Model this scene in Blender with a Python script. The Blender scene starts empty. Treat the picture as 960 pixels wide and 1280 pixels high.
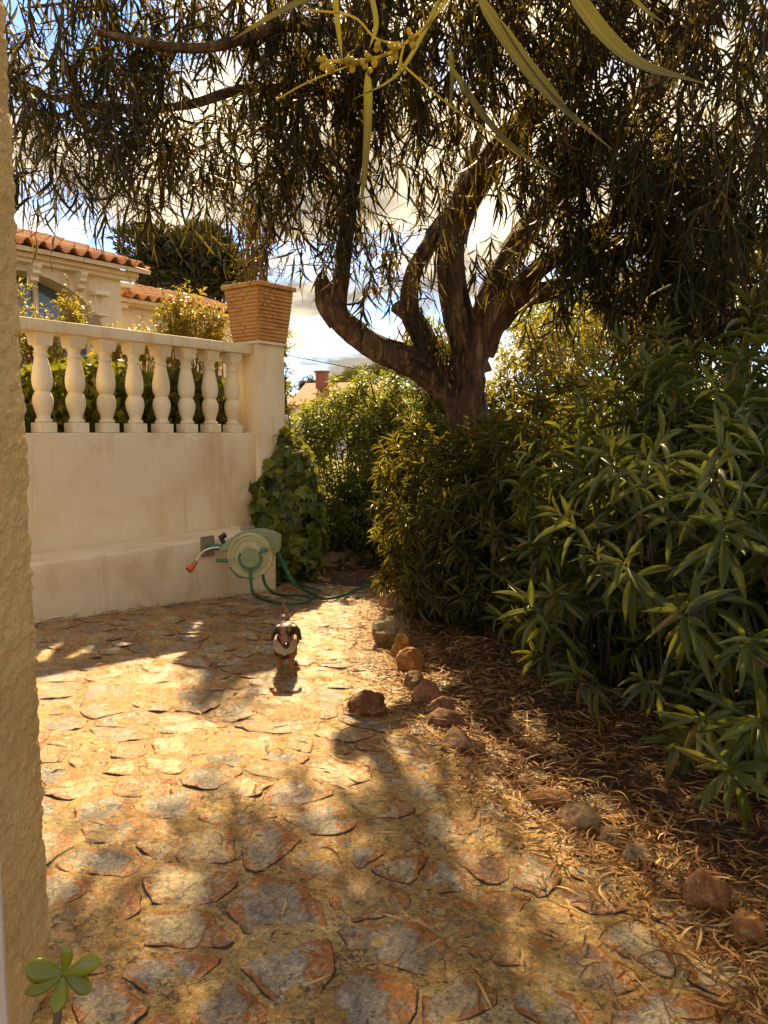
import bpy, bmesh, math, random
import numpy as np
from mathutils import Vector, Matrix

R = math.radians
rng = np.random.default_rng(11)
random.seed(5)
SC = bpy.context.scene
COL = SC.collection

# ------------------------------------------------------------------ camera
CAM_Z, PITCH, FPX = 1.2, R(5.88), 962.0       # eye height, downward tilt, focal length for a 1280 high frame
cam_d = bpy.data.cameras.new('camera')
cam_d.sensor_fit = 'VERTICAL'
cam_d.sensor_height = 34.6
cam_d.lens = 26.0
cam_d.clip_start = 0.05
cam_d.clip_end = 2000
cam = bpy.data.objects.new('camera', cam_d)
cam.location = (0, 0, CAM_Z)
cam.rotation_euler = (R(90) - PITCH, 0, 0)
COL.objects.link(cam)
SC.camera = cam

# ------------------------------------------------------------------ light
SUN_EL, SUN_AZ = R(39), R(-6)                # azimuth from +Y, clockwise: the sun stands ahead, a little to the left, behind the tree
SUN_DIR = Vector((math.sin(SUN_AZ) * math.cos(SUN_EL), math.cos(SUN_AZ) * math.cos(SUN_EL), math.sin(SUN_EL)))
sd = bpy.data.lights.new('sun', 'SUN')
sd.energy = 4.2
sd.angle = R(0.8)
sd.color = (1.0, 0.75, 0.40)
sun = bpy.data.objects.new('sun', sd)
sun.rotation_euler = (-SUN_DIR).to_track_quat('-Z', 'Y').to_euler()
COL.objects.link(sun)

SC.view_settings.view_transform = 'Standard'
SC.view_settings.look = 'None'
SC.view_settings.exposure = 1.82
SC.view_settings.gamma = 1.0
SC.render.resolution_x, SC.render.resolution_y = 768, 1024
SC.cycles.max_bounces = 6
SC.cycles.transparent_max_bounces = 4

W = bpy.data.worlds.new('World')
SC.world = W
W.use_nodes = True
wn = W.node_tree
for n in list(wn.nodes):
    wn.nodes.remove(n)


def N(nt, typ, **kw):
    n = nt.nodes.new(typ)
    for k, v in kw.items():
        if k.startswith('i_'):
            n.inputs[k[2:]].default_value = v
        else:
            setattr(n, k, v)
    return n


def ramp(nt, stops, interp='LINEAR'):
    n = nt.nodes.new('ShaderNodeValToRGB')
    cr = n.color_ramp
    cr.interpolation = interp
    while len(cr.elements) < len(stops):
        cr.elements.new(0.5)
    for e, (p, c) in zip(cr.elements, stops):
        e.position = p
        e.color = (*c, 1) if len(c) == 3 else c
    return n


def build_sky():
    L = wn.links.new
    out = N(wn, 'ShaderNodeOutputWorld')
    bg = N(wn, 'ShaderNodeBackground')
    bg.inputs['Strength'].default_value = 0.105
    sky = N(wn, 'ShaderNodeTexSky', sky_type='NISHITA')
    sky.sun_disc = False
    sky.sun_elevation = SUN_EL
    sky.sun_rotation = SUN_AZ
    sky.dust_density = 0.2
    sky.altitude = 3500
    sky.ozone_density = 3.0
    tc = N(wn, 'ShaderNodeTexCoord')
    sep = N(wn, 'ShaderNodeSeparateXYZ')
    L(tc.outputs['Generated'], sep.inputs[0])
    az = N(wn, 'ShaderNodeMath', operation='MAXIMUM')
    L(sep.outputs['Z'], az.inputs[0])
    az.inputs[1].default_value = 0.0
    ad = N(wn, 'ShaderNodeMath', operation='ADD')
    L(az.outputs[0], ad.inputs[0])
    ad.inputs[1].default_value = 0.22
    dv = N(wn, 'ShaderNodeVectorMath', operation='DIVIDE')
    cmb = N(wn, 'ShaderNodeCombineXYZ')
    for k in ('X', 'Y', 'Z'):
        L(ad.outputs[0], cmb.inputs[k])
    L(tc.outputs['Generated'], dv.inputs[0])
    L(cmb.outputs[0], dv.inputs[1])
    mp = N(wn, 'ShaderNodeMapping')
    mp.inputs['Location'].default_value = (2.3, 0.7, 0.4)
    L(dv.outputs[0], mp.inputs['Vector'])
    no = N(wn, 'ShaderNodeTexNoise')
    no.inputs['Scale'].default_value = 1.5
    no.inputs['Detail'].default_value = 9
    no.inputs['Roughness'].default_value = 0.56
    L(mp.outputs[0], no.inputs['Vector'])
    cov = ramp(wn, [(0.43, (0, 0, 0)), (0.54, (1, 1, 1))])
    L(no.outputs['Fac'], cov.inputs[0])
    no2 = N(wn, 'ShaderNodeTexNoise')
    no2.inputs['Scale'].default_value = 2.6
    no2.inputs['Detail'].default_value = 6
    L(mp.outputs[0], no2.inputs['Vector'])
    cc = ramp(wn, [(0.38, (1.5, 1.3, 1.0)), (0.60, (5.3, 4.35, 2.95))])
    L(no2.outputs['Fac'], cc.inputs[0])
    # clouds shine brighter the nearer they stand to the sun
    dt = N(wn, 'ShaderNodeVectorMath', operation='DOT_PRODUCT')
    L(tc.outputs['Generated'], dt.inputs[0])
    dt.inputs[1].default_value = SUN_DIR[:]
    gl = N(wn, 'ShaderNodeMapRange')
    gl.inputs['From Min'].default_value = 0.2
    gl.inputs['From Max'].default_value = 1.0
    gl.inputs['To Min'].default_value = 0.9
    gl.inputs['To Max'].default_value = 1.05
    L(dt.outputs['Value'], gl.inputs['Value'])
    sc = N(wn, 'ShaderNodeVectorMath', operation='SCALE')
    L(cc.outputs[0], sc.inputs[0])
    L(gl.outputs[0], sc.inputs['Scale'])
    mx = N(wn, 'ShaderNodeMix', data_type='RGBA')
    L(cov.outputs[0], mx.inputs[0])
    L(sky.outputs[0], mx.inputs[6])
    L(sc.outputs[0], mx.inputs[7])
    L(mx.outputs[2], bg.inputs['Color'])
    L(bg.outputs[0], out.inputs[0])


build_sky()

# ------------------------------------------------------------------ small maths
_F = np.array([0, math.cos(PITCH), -math.sin(PITCH)])
_U = np.array([0, math.sin(PITCH), math.cos(PITCH)])


def at(px, py, y):
    """real position seen at photo point (px, py), y metres ahead of the camera"""
    d = _F + np.array([1.0, 0, 0]) * (px - 480) / FPX + _U * (640 - py) / FPX
    return np.array([0, 0, CAM_Z]) + d * (y / d[1])


def project(P):
    q = P - np.array([0, 0, CAM_Z])
    dep = q @ _F
    dep = np.where(dep < 0.05, 0.05, dep)
    return 480 + FPX * q[..., 0] / dep, 640 - FPX * (q @ _U) / dep, dep


def gz(x, y):
    return -0.05 * np.clip(x, -4, 4) - 0.045 * np.clip(y, 0, 10)


def ground_at(px, py):
    y = 4.0
    for _ in range(40):
        p = at(px, py, y)
        q = at(px, py, 1.0)
        slope = (q[2] - CAM_Z)
        xs = q[0]
        # solve CAM_Z + slope*y = -0.05*xs*y - 0.045*y
        y = CAM_Z / (-(slope) - 0.05 * xs - 0.045)
    return np.array([xs * y, y, CAM_Z + slope * y])


def _hash(i, j, k, s):
    h = (i * 374761393 + j * 668265263 + k * 2147483647 + s * 1274126177) & 0xffffffff
    h = ((h ^ (h >> 13)) * 1274126177) & 0xffffffff
    return ((h ^ (h >> 16)) & 0xffff) / 65535.0


def vnoise(p, s=0):
    p = np.asarray(p, float)
    f = np.floor(p).astype(np.int64)
    t = p - f
    t = t * t * (3 - 2 * t)
    r = 0
    for a in (0, 1):
        for b in (0, 1):
            for c in (0, 1):
                w = (t[..., 0] if a else 1 - t[..., 0]) * (t[..., 1] if b else 1 - t[..., 1]) * (t[..., 2] if c else 1 - t[..., 2])
                r = r + w * _hash(f[..., 0] + a, f[..., 1] + b, f[..., 2] + c, s)
    return r * 2 - 1


def fbm(p, o=4, s=0):
    r, a = 0, 1.0
    p = np.asarray(p, float)
    for k in range(o):
        r = r + a * vnoise(p, s + k)
        p = p * 2.03
        a *= 0.5
    return r


def unit(v):
    v = np.asarray(v, float)
    return v / np.maximum(np.linalg.norm(v, axis=-1, keepdims=True), 1e-9)


# ------------------------------------------------------------------ objects
def link(name, data, parent=None, loc=None):
    o = bpy.data.objects.new(name, data)
    COL.objects.link(o)
    if parent is not None:
        o.parent = parent
        o.location = -Vector(parent_origin(parent)) if loc is None else loc
    elif loc is not None:
        o.location = loc
    return o


def parent_origin(p):
    v = Vector(p.location)
    while p.parent is not None:
        p = p.parent
        v = v + Vector(p.location)
    return v


def thing(name, loc, label, cat, group=None):
    o = bpy.data.objects.new(name, None)
    o.empty_display_size = 0.1
    COL.objects.link(o)
    o.location = Vector([float(c) for c in loc])
    return tag(o, label, cat, group)


def tag(o, label=None, cat=None, group=None, kind=None):
    if label:
        o['label'] = label
    if cat:
        o['category'] = cat
    if group:
        o['group'] = group
    if kind:
        o['kind'] = kind
    return o


def mesh_np(name, V, F, mat=None, smooth=True, attrs=None, sharp=None):
    """mesh from arrays; F is (m,3) or (m,4), or a list of such arrays"""
    me = bpy.data.meshes.new(name)
    V = np.asarray(V, np.float32)
    Fs = F if isinstance(F, list) else [F]
    Fs = [np.asarray(f, np.int32) for f in Fs if len(f)]
    loops = np.concatenate([f.ravel() for f in Fs])
    counts = np.concatenate([np.full(len(f), f.shape[1], np.int32) for f in Fs])
    starts = np.concatenate([[0], np.cumsum(counts)[:-1]]).astype(np.int32)
    me.vertices.add(len(V))
    me.vertices.foreach_set('co', V.ravel())
    me.loops.add(len(loops))
    me.loops.foreach_set('vertex_index', loops)
    me.polygons.add(len(counts))
    me.polygons.foreach_set('loop_start', starts)
    me.polygons.foreach_set('use_smooth', np.full(len(counts), smooth, bool))
    if attrs:
        for k, a in attrs.items():
            at_ = me.attributes.new(k, 'FLOAT', 'POINT')
            at_.data.foreach_set('value', np.asarray(a, np.float32).ravel())
    me.update()
    me.validate()
    if sharp is not None:
        me.set_sharp_from_angle(angle=R(sharp))
    if mat:
        me.materials.append(mat)
    return me


class MB:
    """collects shapes; build() links them as one mesh object"""

    def __init__(self):
        self.v, self.f3, self.f4, self.n = [], [], [], 0

    def add(self, V, F):
        V = np.asarray(V, float).reshape(-1, 3)
        F = np.asarray(F, int)
        self.v.append(V)
        (self.f3 if F.shape[1] == 3 else self.f4).append(F + self.n)
        self.n += len(V)

    def addm(self, V, Fs):
        V = np.asarray(V, float).reshape(-1, 3)
        self.v.append(V)
        for F in Fs:
            if len(F):
                F = np.asarray(F, int)
                (self.f3 if F.shape[1] == 3 else self.f4).append(F + self.n)
        self.n += len(V)

    def box(self, c, size, ax=None, bev=0.0, seg=2):
        """box at c with sizes along axes ax (3x3 rows)"""
        bm = bmesh.new()
        bmesh.ops.create_cube(bm, size=1)
        for v in bm.verts:
            v.co = Vector((v.co.x * size[0], v.co.y * size[1], v.co.z * size[2]))
        if bev > 0:
            bmesh.ops.bevel(bm, geom=list(bm.edges), offset=bev, segments=seg, profile=0.5, affect='EDGES')
        self.frombm(bm, c, ax)

    def frombm(self, bm, c=(0, 0, 0), ax=None):
        bmesh.ops.triangulate(bm, faces=[f for f in bm.faces if len(f.verts) > 4])
        bm.verts.index_update()
        V = np.array([v.co[:] for v in bm.verts])
        A = np.eye(3) if ax is None else np.asarray(ax, float)
        V = V @ A + np.asarray(c, float)
        t = [[v.index for v in f.verts] for f in bm.faces if len(f.verts) == 3]
        q = [[v.index for v in f.verts] for f in bm.faces if len(f.verts) == 4]
        bm.free()
        self.addm(V, [t, q])

    def lathe(self, prof, c, ax=None, seg=24, cap=True):
        """prof: (r, z) list turned about the third axis"""
        prof = np.asarray(prof, float)
        a = np.arange(seg) * 2 * np.pi / seg
        V = np.concatenate([np.stack([r * np.cos(a), r * np.sin(a), np.full(seg, z)], 1) for r, z in prof])
        n = len(prof)
        F = []
        for i in range(n - 1):
            for j in range(seg):
                k = (j + 1) % seg
                F.append((i * seg + j, i * seg + k, (i + 1) * seg + k, (i + 1) * seg + j))
        T = []
        if cap:
            V = np.concatenate([V, [[0, 0, prof[0, 1]], [0, 0, prof[-1, 1]]]])
            for j in range(seg):
                k = (j + 1) % seg
                T.append((k, j, n * seg))
                T.append(((n - 1) * seg + j, (n - 1) * seg + k, n * seg + 1))
        A = np.eye(3) if ax is None else np.asarray(ax, float)
        self.addm(V @ A + np.asarray(c, float), [F, T])

    def tube(self, pts, rad, seg=8, wob=0.0, sd=0, freq=(3, 6), cap=True):
        V, F, T = tube(pts, rad, seg, wob, sd, freq, cap)
        self.addm(V, [F, T])

    def build(self, name, mat, parent=None, smooth=True, sharp=35, attrs=None):
        V = np.concatenate(self.v)
        Fs = []
        if self.f3:
            Fs.append(np.concatenate(self.f3))
        if self.f4:
            Fs.append(np.concatenate(self.f4))
        me = mesh_np(name, V, Fs, mat, smooth, attrs, sharp if smooth else None)
        return link(name, me, parent)


def spline(pts, n):
    """Catmull-Rom through pts (k,d), n samples"""
    P = np.asarray(pts, float)
    P = np.concatenate([[2 * P[0] - P[1]], P, [2 * P[-1] - P[-2]]])
    k = len(P) - 3
    t = np.linspace(0, k - 1e-6, n)
    i = t.astype(int)
    u = (t - i)[:, None]
    a, b, c, d = P[i], P[i + 1], P[i + 2], P[i + 3]
    return 0.5 * (2 * b + (c - a) * u + (2 * a - 5 * b + 4 * c - d) * u ** 2 + (3 * b - a - 3 * c + d) * u ** 3)


def tube(pts, rad, seg=8, wob=0.0, sd=0, freq=(3, 6), cap=True):
    P = np.asarray(pts, float)
    n = len(P)
    rad = np.broadcast_to(np.asarray(rad, float), (n,))
    T = unit(np.gradient(P, axis=0))
    ref = np.array([0, 0, 1.0]) if abs(T[0][2]) < 0.9 else np.array([1.0, 0, 0])
    X = unit(np.cross(ref, T[0]))
    Xs, Ys = [], []
    for i in range(n):
        X = unit(X - T[i] * (X @ T[i]))
        Xs.append(X)
        Ys.append(np.cross(T[i], X))
    Xs, Ys = np.array(Xs), np.array(Ys)
    a = np.arange(seg) * 2 * np.pi / seg
    rr = rad[:, None] * np.ones(seg)
    if wob:
        ln = np.concatenate([[0], np.cumsum(np.linalg.norm(np.diff(P, axis=0), axis=1))])
        q = np.stack([np.cos(a)[None, :] * freq[0] + 0 * ln[:, None], np.sin(a)[None, :] * freq[0] + 0 * ln[:, None],
                      ln[:, None] * freq[1] + 0 * a[None, :]], -1)
        rr = rr * (1 + wob * fbm(q, 4, sd))
    V = P[:, None, :] + rr[..., None] * (np.cos(a)[None, :, None] * Xs[:, None, :] + np.sin(a)[None, :, None] * Ys[:, None, :])
    V = V.reshape(-1, 3)
    i = np.arange(n - 1)[:, None]
    j = np.arange(seg)[None, :]
    k = (j + 1) % seg
    F = np.stack([i * seg + j, i * seg + k, (i + 1) * seg + k, (i + 1) * seg + j], -1).reshape(-1, 4)
    Tt = []
    if cap:
        V = np.concatenate([V, P[:1], P[-1:]])
        for j in range(seg):
            k = (j + 1) % seg
            Tt.append((k, j, n * seg))
            Tt.append(((n - 1) * seg + j, (n - 1) * seg + k, n * seg + 1))
    return V, F, np.array(Tt, int).reshape(-1, 3)


# ------------------------------------------------------------------ materials
def new_mat(name):
    m = bpy.data.materials.new(name)
    m.use_nodes = True
    nt = m.node_tree
    for n in list(nt.nodes):
        nt.nodes.remove(n)
    out = N(nt, 'ShaderNodeOutputMaterial')
    b = N(nt, 'ShaderNodeBsdfPrincipled')
    nt.links.new(b.outputs[0], out.inputs[0])
    return m, nt, b, out


def noise(nt, scale, detail=6, rough=0.6, coord=None, stretch=None, dist=0.0, shift=False):
    tc = N(nt, 'ShaderNodeTexCoord')
    n = N(nt, 'ShaderNodeTexNoise')
    n.inputs['Scale'].default_value = scale
    n.inputs['Detail'].default_value = detail
    n.inputs['Roughness'].default_value = rough
    n.inputs['Distortion'].default_value = dist
    src = tc.outputs[coord or 'Object']
    if shift:
        oi = N(nt, 'ShaderNodeObjectInfo')
        ml = N(nt, 'ShaderNodeMath', operation='MULTIPLY')
        nt.links.new(oi.outputs['Random'], ml.inputs[0])
        ml.inputs[1].default_value = 40.0
        va = N(nt, 'ShaderNodeVectorMath', operation='ADD')
        nt.links.new(src, va.inputs[0])
        nt.links.new(ml.outputs[0], va.inputs[1])
        src = va.outputs[0]
    if stretch:
        mp = N(nt, 'ShaderNodeMapping')
        mp.inputs['Scale'].default_value = stretch
        nt.links.new(src, mp.inputs['Vector'])
        src = mp.outputs[0]
    nt.links.new(src, n.inputs['Vector'])
    return n


def mix(nt, fac, a, b, blend='MIX'):
    m = N(nt, 'ShaderNodeMix', data_type='RGBA', blend_type=blend)
    for s, v in ((m.inputs[0], fac), (m.inputs[6], a), (m.inputs[7], b)):
        if isinstance(v, bpy.types.NodeSocket):
            nt.links.new(v, s)
        elif isinstance(v, (int, float)):
            s.default_value = v
        else:
            s.default_value = (*v, 1)
    return m.outputs[2]


def bump(nt, b, h, strength=0.5, dist=0.01, prev=None):
    bp = N(nt, 'ShaderNodeBump')
    bp.inputs['Strength'].default_value = strength
    bp.inputs['Distance'].default_value = dist
    nt.links.new(h, bp.inputs['Height'])
    if prev:
        nt.links.new(prev, bp.inputs['Normal'])
    if b:
        nt.links.new(bp.outputs[0], b.inputs['Normal'])
    return bp.outputs[0]


def simple(name, col, rough=0.6, col2=None, nscale=8, bscale=60, bstr=0.25, bdist=0.004, metal=0.0, spec=0.4, lo=0.35, hi=0.65):
    m, nt, b, o = new_mat(name)
    b.inputs['Roughness'].default_value = rough
    b.inputs['Metallic'].default_value = metal
    b.inputs['Specular IOR Level'].default_value = spec
    if col2:
        n = noise(nt, nscale)
        r = ramp(nt, [(lo, col), (hi, col2)])
        nt.links.new(n.outputs['Fac'], r.inputs[0])
        nt.links.new(r.outputs[0], b.inputs['Base Color'])
    else:
        b.inputs['Base Color'].default_value = (*col, 1)
    if bstr:
        n = noise(nt, bscale, 5)
        bump(nt, b, n.outputs['Fac'], bstr, bdist)
    return m


def tint_socket(nt):
    """0..1 that differs per piece: stored per leaf or stone, shifted by the object's own random number"""
    a = N(nt, 'ShaderNodeAttribute', attribute_name='tint')
    oi = N(nt, 'ShaderNodeObjectInfo')
    s = N(nt, 'ShaderNodeMath', operation='ADD')
    nt.links.new(a.outputs['Fac'], s.inputs[0])
    nt.links.new(oi.outputs['Random'], s.inputs[1])
    f = N(nt, 'ShaderNodeMath', operation='FRACT')
    nt.links.new(s.outputs[0], f.inputs[0])
    return f.outputs[0]


def leaf_mat(name, stops, trans, tf=0.35, rough=0.42, spec=0.5, rib=None, ribw=0.8):
    m, nt, b, o = new_mat(name)
    t = tint_socket(nt)
    r = ramp(nt, stops)
    nt.links.new(t, r.inputs[0])
    c = r.outputs[0]
    nz = noise(nt, 30, 3)
    c = mix(nt, 0.25, c, nz.outputs['Color'], 'SOFT_LIGHT')
    if rib:
        a = N(nt, 'ShaderNodeAttribute', attribute_name='rib')
        rr = ramp(nt, [(ribw, (0, 0, 0)), (min(ribw + 0.12, 1), (1, 1, 1))])
        nt.links.new(a.outputs['Fac'], rr.inputs[0])
        c = mix(nt, rr.outputs[0], c, rib)
    nt.links.new(c, b.inputs['Base Color'])
    b.inputs['Roughness'].default_value = rough
    b.inputs['Specular IOR Level'].default_value = spec
    tr = N(nt, 'ShaderNodeBsdfTranslucent')
    tc = mix(nt, 0.75, c, trans)
    nt.links.new(tc, tr.inputs['Color'])
    ms = N(nt, 'ShaderNodeMixShader')
    ms.inputs[0].default_value = tf
    nt.links.new(b.outputs[0], ms.inputs[1])
    nt.links.new(tr.outputs[0], ms.inputs[2])
    nt.links.new(ms.outputs[0], o.inputs[0])
    return m


def plaster_mat(name, col, dark, stain, bs=0.4, bd=0.004, bscale=45):
    m, nt, b, o = new_mat(name)
    b.inputs['Roughness'].default_value = 0.88
    b.inputs['Specular IOR Level'].default_value = 0.2
    n1 = noise(nt, 2.2, 8, 0.62, dist=0.6, shift=True)
    r1 = ramp(nt, [(0.3, dark), (0.55, col)])
    nt.links.new(n1.outputs['Fac'], r1.inputs[0])
    n2 = noise(nt, 1.4, 7, 0.65, stretch=(1, 1, 0.55), dist=1.2, shift=True)
    r2 = ramp(nt, [(0.53, (0, 0, 0)), (0.75, (0.75, 0.75, 0.75))])
    nt.links.new(n2.outputs['Fac'], r2.inputs[0])
    c = mix(nt, r2.outputs[0], r1.outputs[0], stain)
    n4 = noise(nt, 38, 3, 0.5)
    r4 = ramp(nt, [(0.70, (0, 0, 0)), (0.78, (0.55, 0.55, 0.55))])
    nt.links.new(n4.outputs['Fac'], r4.inputs[0])
    c = mix(nt, r4.outputs[0], c, dark)
    # old drip marks and hairline cracks
    n6 = noise(nt, 9, 5, 0.6, stretch=(1, 1, 0.07), shift=True)
    r6 = ramp(nt, [(0.58, (0, 0, 0)), (0.70, (0.5, 0.5, 0.5))])
    nt.links.new(n6.outputs['Fac'], r6.inputs[0])
    c = mix(nt, r6.outputs[0], c, stain)
    n7 = noise(nt, 3.2, 6, 0.7, dist=2.5, shift=True)
    n7.noise_type = 'RIDGED_MULTIFRACTAL'
    n7.normalize = True
    r7 = ramp(nt, [(0.80, (0, 0, 0)), (0.90, (0.5, 0.5, 0.5))])
    nt.links.new(n7.outputs['Fac'], r7.inputs[0])
    c = mix(nt, r7.outputs[0], c, stain)
    nt.links.new(c, b.inputs['Base Color'])
    n3 = noise(nt, bscale, 6)
    n5 = noise(nt, 5, 4)
    p = bump(nt, None, n5.outputs['Fac'], 0.35, 0.03)
    bump(nt, b, n3.outputs['Fac'], bs, bd, p)
    return m


M = {}
M['plaster'] = plaster_mat('cream_plaster', (0.86, 0.70, 0.43), (0.78, 0.59, 0.32), (0.62, 0.41, 0.18))
M['paint'] = plaster_mat('cream_paint', (0.87, 0.73, 0.46), (0.78, 0.61, 0.35), (0.62, 0.43, 0.20), 0.2, 0.002)
M['house_wall'] = plaster_mat('house_render', (0.82, 0.66, 0.42), (0.74, 0.57, 0.34), (0.62, 0.44, 0.23), 0.3)
M['stucco'] = plaster_mat('rough_stucco', (0.76, 0.50, 0.19), (0.60, 0.37, 0.12), (0.48, 0.28, 0.09), 1.0, 0.010, 110)
M['frame'] = simple('frame_paint', (0.50, 0.40, 0.31), 0.5, bstr=0.05)
M['white_wall'] = simple('white_wall', (0.75, 0.66, 0.54), 0.8, (0.66, 0.56, 0.43), 1.0)
M['ochre'] = plaster_mat('ochre_wall', (0.34, 0.17, 0.06), (0.24, 0.11, 0.035), (0.15, 0.07, 0.03), 0.5)
M['glass'] = simple('window_glass', (0.10, 0.12, 0.14), 0.08, bstr=0, spec=0.8)
M['dark'] = simple('dark_interior', (0.05, 0.03, 0.02), 0.9)


def ridged(nt, scale, detail=5, stretch=None, dist=1.5):
    n = noise(nt, scale, detail, 0.6, stretch=stretch, dist=dist)
    n.noise_type = 'RIDGED_MULTIFRACTAL'
    n.normalize = True
    return n


def relief_mottle(nt, c):
    """fine relief shading put into the colour as mottling, and hairline cracks"""
    n = noise(nt, 75, 6, 0.75, dist=1.0)
    r = ramp(nt, [(0.34, (0.30, 0.26, 0.22)), (0.5, (0.95, 0.95, 0.95)), (0.66, (1.5, 1.45, 1.3))])  # dark and pale specks painted in where bump shading hardly shows
    nt.links.new(n.outputs['Fac'], r.inputs[0])
    c = mix(nt, 1.0, c, r.outputs[0], 'MULTIPLY')
    tc = N(nt, 'ShaderNodeTexCoord')
    w = noise(nt, 14, 4, 0.6)
    ad = N(nt, 'ShaderNodeVectorMath', operation='MULTIPLY_ADD')
    nt.links.new(w.outputs['Color'], ad.inputs[0])
    ad.inputs[1].default_value = (0.11, 0.11, 0.11)
    nt.links.new(tc.outputs['Object'], ad.inputs[2])
    v = N(nt, 'ShaderNodeTexVoronoi', feature='DISTANCE_TO_EDGE')
    v.inputs['Scale'].default_value = 11
    nt.links.new(ad.outputs[0], v.inputs['Vector'])
    rv = ramp(nt, [(0.010, (0.8, 0.8, 0.8)), (0.035, (0, 0, 0))])
    nt.links.new(v.outputs['Distance'], rv.inputs[0])
    k = noise(nt, 4, 3)
    rk = ramp(nt, [(0.46, (0, 0, 0)), (0.56, (1, 1, 1))])
    nt.links.new(k.outputs['Fac'], rk.inputs[0])
    f = mix(nt, 1.0, rv.outputs[0], rk.outputs[0], 'MULTIPLY')
    return mix(nt, f, c, (0.06, 0.035, 0.015))


def stone_mat():
    m, nt, b, o = new_mat('paving_stone')
    t = tint_socket(nt)
    r = ramp(nt, [(0.0, (0.20, 0.175, 0.14)), (0.20, (0.42, 0.36, 0.27)), (0.27, (0.60, 0.43, 0.21)), (0.44, (0.72, 0.54, 0.28)),
                  (0.49, (0.46, 0.27, 0.09)), (0.58, (0.52, 0.30, 0.09)), (0.64, (0.42, 0.18, 0.04)), (0.72, (0.34, 0.24, 0.15)), (0.82, (0.62, 0.51, 0.34)), (0.93, (0.46, 0.33, 0.17)), (1.0, (0.32, 0.28, 0.22))])
    nt.links.new(t, r.inputs[0])
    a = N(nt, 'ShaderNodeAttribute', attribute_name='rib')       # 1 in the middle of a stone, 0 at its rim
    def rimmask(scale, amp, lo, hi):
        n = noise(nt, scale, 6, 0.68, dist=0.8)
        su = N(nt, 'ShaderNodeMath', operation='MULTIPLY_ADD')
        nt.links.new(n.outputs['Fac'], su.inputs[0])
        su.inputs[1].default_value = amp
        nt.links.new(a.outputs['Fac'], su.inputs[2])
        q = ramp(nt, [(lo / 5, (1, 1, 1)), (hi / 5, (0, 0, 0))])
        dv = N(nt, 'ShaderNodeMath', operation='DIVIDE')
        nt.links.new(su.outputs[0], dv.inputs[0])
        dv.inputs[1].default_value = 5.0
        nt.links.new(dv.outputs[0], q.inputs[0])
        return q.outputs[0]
    nv = noise(nt, 14, 6, 0.7, dist=1.5)
    rv = ramp(nt, [(0.33, (0.5, 0.48, 0.46)), (0.5, (1, 1, 1)), (0.68, (1.35, 1.3, 1.2))])
    nt.links.new(nv.outputs['Fac'], rv.inputs[0])
    c = mix(nt, 1.0, r.outputs[0], rv.outputs[0], 'MULTIPLY')
    n0 = noise(nt, 18, 5, 0.7)
    rust = mix(nt, n0.outputs['Fac'], (0.34, 0.105, 0.008), (0.76, 0.28, 0.02))
    c = mix(nt, rimmask(7, 3.4, 2.04, 2.14), c, rust)
    n1 = noise(nt, 6.5, 7, 0.65, dist=1.0)
    r1 = ramp(nt, [(0.58, (0, 0, 0)), (0.63, (1, 1, 1))])
    nt.links.new(n1.outputs['Fac'], r1.inputs[0])
    c = mix(nt, r1.outputs[0], c, rust)
    c = mix(nt, rimmask(15, 1.6, 0.50, 0.58), c, (0.64, 0.43, 0.15))
    n2 = noise(nt, 24, 5, 0.7, dist=1.2)
    r2 = ramp(nt, [(0.57, (0, 0, 0)), (0.63, (0.8, 0.8, 0.8))])
    nt.links.new(n2.outputs['Fac'], r2.inputs[0])
    c = mix(nt, r2.outputs[0], c, (0.66, 0.54, 0.33))
    n3 = ridged(nt, 30, 4, None, 2.0)
    r3 = ramp(nt, [(0.62, (0, 0, 0)), (0.80, (0.85, 0.85, 0.85))])
    nt.links.new(n3.outputs['Fac'], r3.inputs[0])
    n3b = noise(nt, 9, 3)
    r3b = ramp(nt, [(0.45, (0, 0, 0)), (0.6, (1, 1, 1))])
    nt.links.new(n3b.outputs['Fac'], r3b.inputs[0])
    f = mix(nt, 1.0, r3.outputs[0], r3b.outputs[0], 'MULTIPLY')
    c = mix(nt, f, c, (0.07, 0.05, 0.03))
    nt.links.new(c, b.inputs['Base Color'])
    c = mix(nt, rimmask(20, 0.7, 0.34, 0.42), c, (0.075, 0.04, 0.014))      # dark line on the stone's edge: joint dirt plus painted shade of a gap
    c = relief_mottle(nt, c)
    nt.links.new(c, b.inputs['Base Color'])
    n8 = noise(nt, 6, 5, 0.6)
    r8 = ramp(nt, [(0.38, (0.17, 0.17, 0.17)), (0.62, (0.38, 0.38, 0.38))])
    nt.links.new(n8.outputs['Fac'], r8.inputs[0])
    nt.links.new(r8.outputs[0], b.inputs['Roughness'])
    b.inputs['Specular IOR Level'].default_value = 0.5
    b.inputs['Coat Weight'].default_value = 0.30          # still damp
    b.inputs['Coat Roughness'].default_value = 0.27
    n4 = ridged(nt, 24, 6, None, 3.0)
    n5 = noise(nt, 95, 5, 0.7, dist=1.5)
    n7 = noise(nt, 30, 6, 0.7, dist=2.0)
    p = bump(nt, None, n7.outputs['Fac'], 1.0, 0.022)
    p = bump(nt, None, n4.outputs['Fac'], 0.7, 0.012, p)
    bump(nt, b, n5.outputs['Fac'], 0.8, 0.008, p)
    nt.links.new(bump(nt, None, n7.outputs['Fac'], 0.45, 0.022), b.inputs['Coat Normal'])
    return m


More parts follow.
